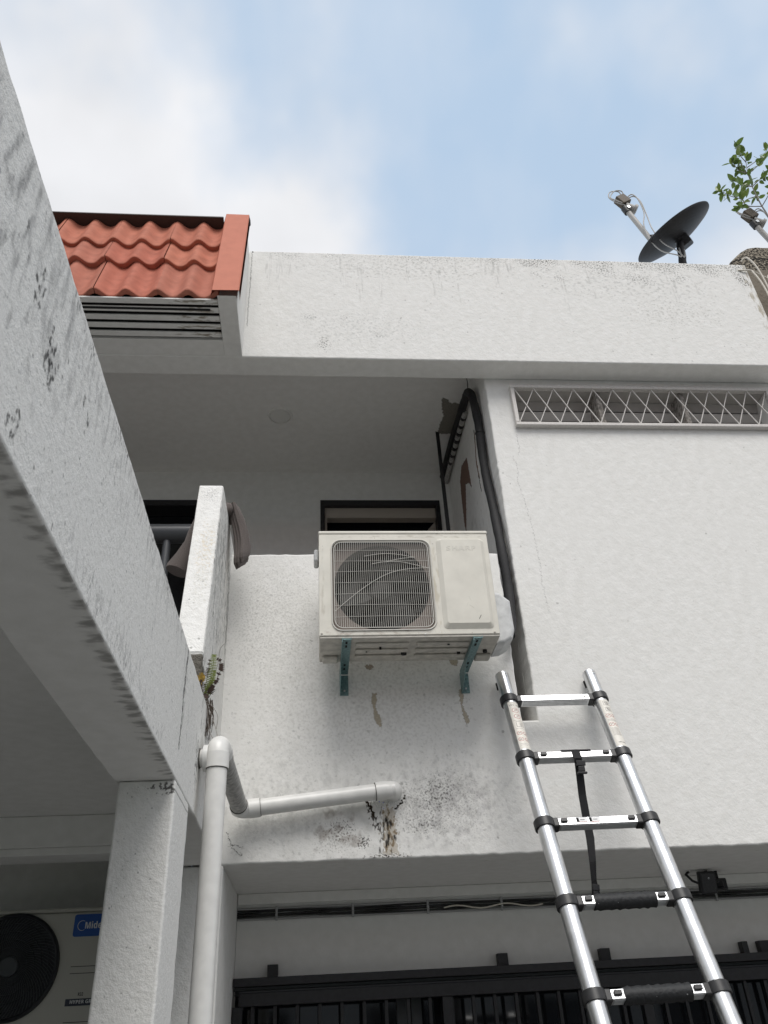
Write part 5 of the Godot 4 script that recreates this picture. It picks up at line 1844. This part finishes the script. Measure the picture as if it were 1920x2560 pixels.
func make_fern() -> void:
	var t := thing("fern", "small green fern with withered fronds rooted in the beam joint", "plant", P(-0.385, 1.047, -2.88))
	var r := P(-0.385, 1.066, -2.865)
	frond(t, [r, P(-0.378, 1.12, -2.85), P(-0.368, 1.18, -2.84), P(-0.366, 1.235, -2.84)], 0.021, M.fern_green, 0.0, "frond")
	frond(t, [r, P(-0.385, 1.10, -2.85), P(-0.365, 1.125, -2.83), P(-0.358, 1.165, -2.825)], 0.014, M.fern_green, 0.1, "frond")
	frond(t, [r, P(-0.36, 1.10, -2.84), P(-0.345, 1.15, -2.83), P(-0.335, 1.175, -2.83), P(-0.34, 1.205, -2.83), P(-0.352, 1.215, -2.83)], 0.013, M.fern_dead, 0.45, "withered_frond")
	frond(t, [r, P(-0.375, 1.09, -2.84), P(-0.36, 1.11, -2.83), P(-0.343, 1.135, -2.825)], 0.012, M.fern_dead, 0.2, "withered_frond")
	frond(t, [r, P(-0.39, 1.11, -2.85), P(-0.383, 1.17, -2.84), P(-0.380, 1.215, -2.84)], 0.014, M.fern_dead, 0.4, "withered_frond")
	frond(t, [r, P(-0.40, 1.09, -2.85), P(-0.41, 1.105, -2.84), P(-0.405, 1.135, -2.835)], 0.012, M.fern_dead, 0.2, "withered_frond")
	frond(t, [r, P(-0.395, 1.08, -2.845), P(-0.385, 1.075, -2.83), P(-0.378, 1.06, -2.82)], 0.012, M.fern_dead, 0.0, "withered_frond")
	frond(t, [P(-0.405, 1.125, -2.86), P(-0.41, 1.15, -2.855), P(-0.40, 1.16, -2.85)], 0.020, M.fern_yellow, 0.0, "yellow_frond")
	# thin stems and a beard of roots
	for v in [[r, P(-0.355, 1.03, -2.83), P(-0.335, 0.99, -2.82), P(-0.338, 0.945, -2.82)], [r, P(-0.36, 1.0, -2.82), P(-0.34, 0.95, -2.81), P(-0.328, 0.905, -2.80)], [r, P(-0.37, 0.99, -2.82), P(-0.36, 0.94, -2.81), P(-0.345, 0.905, -2.80)], [r, P(-0.35, 1.19, -2.83), P(-0.345, 1.25, -2.83), P(-0.33, 1.275, -2.83)]]:
		var st := mb()
		tube(st, curve(v, 6), 0.0010, 5)
		part("stem", st, M.twig, t)
	for k in 46:
		var st := mb()
		var a := r + Vector3(rng.randf_range(-0.012, 0.02), rng.randf_range(-0.02, 0.012), rng.randf_range(-0.02, 0.012))
		var l := rng.randf_range(0.04, 0.15)
		tube(st, [a, a + Vector3(rng.randf_range(0.004, 0.012), -l * 0.5, rng.randf_range(-0.01, 0.01)), a + Vector3(rng.randf_range(0.0, 0.012), -l, rng.randf_range(-0.01, 0.015))], 0.0009, 4)
		part("root", st, M.root, t)

# ------------------------------------------------------------------ towel over the divider
func make_towel() -> void:
	var t := thing("towel", "dark brown towel slung over the balcony divider", "towel", P(-0.46, 2.19, -3.42))
	# right-hand drop: folded in thick layers
	for v in [[0.0, 0.042, 0.315, 0.0], [0.012, 0.038, 0.312, 0.012], [0.022, 0.032, 0.29, 0.026]]:
		var st := mb()
		var rows := []
		for i in 15:
			var f := i / 14.0
			var row := []
			for j in 12:
				var g := TAU * j / 12.0
				var half: float = lerpf(0.045, v[1] * 1.7, f) * (1.0 - 0.5 * pow(maxf(0, f - 0.86) / 0.14, 2.0))
				var thick: float = (0.022 + 0.003 * sin(f * 5.0 + v[0] * 90.0)) * (0.55 + 0.45 * smoothstep(0.0, 0.3, f)) * sqrt(maxf(0.02, 1.0 - pow(f, 8.0)))
				var mid := P(-0.400 + v[0] + 0.050 * f + 0.020 * sin(f * PI), 2.245 - v[2] * f + 0.0, -3.38 - 0.035 * sin(f * 2.2) + v[3])
				row.append(mid + Vector3(0.30, 0, -0.95) * half * cos(g) + Vector3(0.95, 0.25, 0.30) * thick * (sin(g) + 0.18 * sin(g * 3.0 + f * 6.0)) + Vector3(0, 0.03 * cos(g) * f, 0))
			rows.append(row)
		for i in 14:
			for j in 12:
				var k := (j + 1) % 12
				quad(st, rows[i][j], rows[i][k], rows[i + 1][k], rows[i + 1][j])
		part("fold", st, M.towel, t)
	# across the top of the divider
	var st2 := mb()
	block(st2, P(-0.555, 2.187, -3.45), P(-0.385, 2.245, -3.30), 0.025, 0.02, 0.006)
	part("saddle", st2, M.towel, t)
	# left-hand drop: a hanging cuff
	st2 = mb()
	tube(st2, [P(-0.545, 2.22, -3.40), P(-0.585, 2.13, -3.43), P(-0.60, 2.09, -3.44), P(-0.622, 2.02, -3.45), P(-0.645, 1.955, -3.45), P(-0.652, 1.935, -3.45)], [0.03, 0.030, 0.027, 0.042, 0.056, 0.054], 20)
	part("cuff", st2, M.towel, t)

# ------------------------------------------------------------------ porch: gate, cables, lamp
func make_porch() -> void:
	var g := thing("sliding_gate", "black steel grille gate across the porch door", "gate", P(1.4, -EYE, -4.34))
	var st := mb()
	block(st, P(-0.362, 0.238, -4.37), P(3.19, 0.272, -4.30), 0.003, 1.0)
	part("top_rail", st, M.steel_black, g)
	st = mb()
	block(st, P(-0.362, 0.225, -4.385), P(3.19, 0.2375, -4.36), 0.001, 1.0)
	block(st, P(-0.335, 0.214, -4.355), P(3.18, 0.222, -4.345), 0.001, 1.0)
	part("track_strip", st, M.rail_grey, g)
	st = mb()
	block(st, P(-0.335, 0.160, -4.37), P(3.18, 0.213, -4.32), 0.003, 1.0)
	part("second_rail", st, M.steel_black, g)
	for x in [-0.362, 0.60, 1.55, 2.35, 3.15]:
		st = mb()
		block(st, P(x, -EYE, -4.368), P(x + 0.045, 0.159, -4.322), 0.003, 1.0)
		part("stile", st, M.steel_black, g)
	for k in 34:
		var x := -0.28 + 0.102 * k
		st = mb()
		block(st, P(x, -EYE + 0.05, -4.358), P(x + 0.016, 0.159, -4.338), 0.002, 1.0)
		part("bar", st, M.steel_black, g)
	for x in [-0.21, 0.885, 1.39, 2.11, 2.20]:
		st = mb()
		block(st, P(x, 0.2725, -4.385), P(x + (0.05 if x != 2.11 else 0.03), 0.325, -4.34), 0.002, 1.0)
		part("rail_bracket", st, M.steel_black, g)
	# glass doors behind the gate
	var gd := thing("glass_door", "dark glass sliding doors behind the grille gate", "door", P(1.4, -EYE, -4.5))
	for k in 4:
		var x := -0.45 + 0.92 * k
		st = mb()
		block(st, P(x, 0.21, -4.53), P(x + 0.9, 0.262, -4.49), 0.003, 1.0)
		block(st, P(x, -EYE, -4.53), P(x + 0.05, 0.2095, -4.49), 0.003, 1.0)
		block(st, P(x + 0.85, -EYE, -4.53), P(x + 0.9, 0.2095, -4.49), 0.003, 1.0)
		var f := part("door_frame", st, M.rail_grey, gd)
		st = mb()
		block(st, P(x + 0.05, -EYE, -4.515), P(x + 0.85, 0.2095, -4.508), 0.0, 1.0)
		part("pane", st, M.glass_dark, f)
	# cables strapped along the wall under the cornice
	var c := thing("cable_run", "black cable bundle clipped between two grey conduits along the porch wall", "cable", P(1.9, 0.545, -4.38))
	for v in [[0.568, 0.0055], [0.522, 0.0055]]:
		st = mb()
		tube(st, [P(-0.364, v[0] + 0.001, -4.382), P(1.5, v[0], -4.382), P(4.19, v[0] + 0.006, -4.382)], v[1], 10)
		part("conduit", st, M.conduit_grey, c)
	for k in 5:
		st = mb()
		var pts := []
		for i in 40:
			pts.append(P(-0.364 + 4.55 * i / 39.0, 0.533 + 0.0065 * k + 0.004 * sin(i * 0.7 + k * 2.0), -4.380 + 0.003 * sin(i * 1.3 + k)))
		tube(st, pts, 0.0042 if k != 2 else 0.005, 6)
		part("wire", st, M.cable_black if k != 3 else M.steel_black, c)
	st = mb()
	var loose := []
	for i in 26:
		loose.append(P(0.65 + 0.5 * i / 25.0, 0.537 + 0.008 * sin(i * 0.5), -4.372))
	tube(st, loose, 0.0038, 6)
	part("wire", st, M.cable_white, c)
	for k in 12:
		st = mb()
		var x := -0.18 + 0.372 * k
		block(st, P(x, 0.514, -4.385), P(x + 0.012, 0.576, -4.371), 0.002, 1.0)
		part("clip", st, M.conduit_grey, c)
	# floodlight under the porch soffit
	var f := thing("floodlight", "small black floodlight with folded bracket under the porch soffit", "floodlight", P(2.0, 0.6, -4.25))
	st = mb()
	var xf := Transform3D(Basis(Vector3.RIGHT, 0.25), P(1.945, 0.575, -4.20))
	block(st, Vector3(-0.042, -0.048, -0.018), Vector3(0.042, 0.052, 0.018), 0.006, 1.0, 0.0, xf)
	part("housing", st, M.steel_black, f)
	st = mb()
	block(st, Vector3(-0.034, -0.040, 0.0182), Vector3(0.034, 0.044, 0.0195), 0.001, 1.0, 0.0, xf)
	part("lens", st, M.glass_dark, f)
	st = mb()
	lathe(st, [Vector2(0.005, 0.0), Vector2(0.004, 0.002), Vector2(0.0, 0.002)], Transform3D(Basis(Vector3.RIGHT, Vector3.BACK, Vector3.DOWN), P(1.947, 0.592, -4.176)), 10)
	part("screw", st, M.aluminium, f)
	for s in [-1, 1]:
		st = mb()
		var b0 := P(1.945 + 0.045 * s, 0.575, -4.20)
		tube(st, [b0, b0 + Vector3(0.028 * s, 0.012, 0.0), b0 + Vector3(0.045 * s, 0.045 if s < 0 else -0.02, -0.02), P(1.945 + 0.06 * s, 0.634 if s < 0 else 0.56, -4.25)], 0.006, 8)
		part("bracket_arm", st, M.steel_black, f)
	st = mb()
	block(st, P(1.995, 0.545, -4.28), P(2.065, 0.60, -4.235), 0.006, 1.0)
	tube(st, [P(2.03, 0.595, -4.26), P(2.03, 0.6362, -4.26)], 0.008, 8)
	tube(st, [P(1.97, 0.60, -4.22), P(1.97, 0.6362, -4.24)], 0.008, 8)
	part("junction_box", st, M.steel_black, f)
	# round flush light in the balcony ceiling
	var l := thing("ceiling_light", "flat round white ceiling light, unlit, over the balcony", "ceiling light", P(-0.224, 3.65, -4.315))
	st = mb()
	lathe(st, [Vector2(0.0, -0.0085), Vector2(0.066, -0.0085), Vector2(0.070, -0.006), Vector2(0.071, 0.0)], Transform3D(Basis.IDENTITY, P(-0.224, 3.6498, -4.315)), 40)
	part("diffuser", st, M.light_cover, l)
	st = mb()
	lathe(st, [Vector2(0.074, 0.0), Vector2(0.075, -0.010), Vector2(0.083, -0.010), Vector2(0.086, 0.0)], Transform3D(Basis.IDENTITY, P(-0.224, 3.6498, -4.315)), 40)
	part("trim_ring", st, M.render_smooth, l)

# ------------------------------------------------------------------ the other condenser, in the neighbour's porch
func make_low_condenser() -> void:
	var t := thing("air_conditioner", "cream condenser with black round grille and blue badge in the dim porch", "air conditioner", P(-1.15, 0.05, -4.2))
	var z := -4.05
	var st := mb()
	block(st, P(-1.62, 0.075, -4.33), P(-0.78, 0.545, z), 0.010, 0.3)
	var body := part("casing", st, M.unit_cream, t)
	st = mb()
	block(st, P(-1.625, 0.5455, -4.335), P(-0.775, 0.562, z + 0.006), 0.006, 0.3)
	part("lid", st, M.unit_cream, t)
	for y in [0.330, 0.304, 0.1265]:
		st = mb()
		block(st, P(-1.035, y, z - 0.002), P(-0.79, y + 0.003, z + 0.0008), 0.0005, 1.0)
		part("crease", st, M.joint_dark, body)
	var c := P(-1.292, 0.342, z)
	var ax := Transform3D(Basis(Vector3.RIGHT, Vector3.BACK, Vector3.DOWN), c)
	st = mb()
	lathe(st, [Vector2(0.208, 0.0), Vector2(0.206, 0.012), Vector2(0.198, 0.018), Vector2(0.190, 0.012), Vector2(0.188, 0.002), Vector2(0.0, 0.002)], ax, 56)
	var g := part("fan_grille", st, M.unit_grille, t)
	# swirling vanes
	for k in 72:
		st = mb()
		var pts := []
		for i in 7:
			var f := i / 6.0
			var a := TAU * k / 72.0 + 0.75 * f
			pts.append(ax * Vector3(lerpf(0.042, 0.192, f) * cos(a), 0.011, lerpf(0.042, 0.192, f) * sin(a)))
		tube(st, pts, 0.0014, 4)
		part("vane", st, M.unit_hub, g)
	for r in [0.075, 0.105, 0.135, 0.165]:
		st = mb()
		lathe(st, [Vector2(r - 0.001, 0.011), Vector2(r, 0.014), Vector2(r + 0.001, 0.011)], ax, 48)
		part("ring", st, M.unit_hub, g)
	st = mb()
	lathe(st, [Vector2(0.041, 0.004), Vector2(0.040, 0.018), Vector2(0.034, 0.022), Vector2(0.0, 0.022)], ax, 32)
	part("hub_cap", st, M.unit_hub, g)
	# badge
	st = mb()
	slab(st, round_rect(-1.046, 0.446, -0.83, 0.534, 0.010, 4), Transform3D(Basis.IDENTITY, P(0, 0, z + 0.0022)), 0.002, 0.0004)
	var badge := part("badge", st, M.sticker_blue, t)
	letters("badge_name", "Midea", 0.026, P(-0.953, 0.489, z + 0.0028), Basis.IDENTITY, M.sticker_white, badge, 0.088, true)
	st = mb()
	var arc := []
	for k in 15:
		var a := deg_to_rad(60 + 245 * k / 14.0)
		arc.append(P(-1.009 + 0.0195 * cos(a), 0.489 + 0.0195 * sin(a), z + 0.0034))
	tube(st, arc, [0.0006, 0.0009, 0.0011, 0.0012, 0.0013, 0.0013, 0.0013, 0.0013, 0.0013, 0.0013, 0.0012, 0.0011, 0.001, 0.0008, 0.0006], 6)
	part("badge_ring", st, M.sticker_white, badge)
	st = mb()
	block(st, P(-1.037, 0.186, z + 0.0003), P(-0.83, 0.212, z + 0.0014), 0.0, 1.0)
	var lb := part("energy_label", st, M.sticker_navy, t)
	letters("label_words", "HYPER GRAPH", 0.013, P(-0.955, 0.2005, z + 0.0015), Basis.IDENTITY, M.sticker_white, lb, 0.125, true)
	st = mb()
	block(st, P(-1.037, 0.2125, z + 0.0003), P(-0.83, 0.242, z + 0.0012), 0.0, 1.0)
	var lb2 := part("gas_label", st, M.unit_cream, t)
	letters("label_words", "R32", 0.012, P(-0.978, 0.228, z + 0.0013), Basis.IDENTITY, M.slot_dark, lb2, 0.021, true)
	# wall brackets it sits on
	for x in [-1.5, -0.9]:
		st = mb()
		block(st, P(x, 0.045, -4.3995), P(x + 0.04, 0.0745, z - 0.01), 0.002, 1.0)
		part("support_arm", st, M.zinc, t)

func make_street() -> void:
	# unseen terrace across the road, added to keep low sky out of the recesses
	var t := thing("added_terrace", "added unseen two-storey terrace with tiled roof across the road", "house", Vector3(0, 0, 17))
	var st := mb()
	block(st, Vector3(-24, 0, 16), Vector3(24, 6.4, 22), 0.0, 6.0)
	part("wall", st, M.render_pier, t)
	st = mb()
	slab(st, [Vector2(15.2, 6.3), Vector2(22.6, 6.3), Vector2(19, 8.2)], Transform3D(Basis(Vector3(0, 0, 1), Vector3.UP, Vector3.LEFT), Vector3(-24.5, 0, 0)), 49.0, 0.0)
	part("roof", st, M.tile, t)
	for k in 12:
		for y in [1.0, 4.0]:
			st = mb()
			block(st, Vector3(-22.6 + 4 * k, y, 15.93), Vector3(-20.6 + 4 * k, y + 1.5, 15.99), 0.0, 2.0)
			part("window", st, M.glass_dark, t)
	var b := thing("added_hedge", "added unseen hedge along the front of the yard", "hedge", Vector3(0, 0, 4))  # unseen hedge that cuts low light from the front
	st = mb()
	block(st, Vector3(-14, 0, 3.7), Vector3(14, 1.5, 4.4), 0.15, 0.2, 0.12)
	part("foliage", st, M.leaf, b)

func _ready() -> void:
	rng.seed = 7
	rough.seed = 2
	rough.frequency = 1.0
	make_view()
	make_materials()
	var st := mb()
	block(st, Vector3(-60, -0.3, -60), Vector3(60, 0.0, 60), 0.0, 30.0)
	structure("ground", st, M.concrete)
	st = mb()
	block(st, Vector3(-60, 0.004, 4.6), Vector3(60, 0.008, 15.0), 0.0, 30.0)
	structure("road", st, mat("asphalt", srgb(0.05, 0.05, 0.052), 0.9))  # unseen dark road, added to reduce bounce into the balcony
	make_house()
	make_carport()
	make_neighbour()
	make_porch()
	make_condenser()
	make_brackets()
	make_low_condenser()
	make_drain()
	make_insulated_pipe()
	make_ladder()
	make_dish()
	make_hump()
	make_sapling()
	make_fern()
	make_towel()
	make_street()
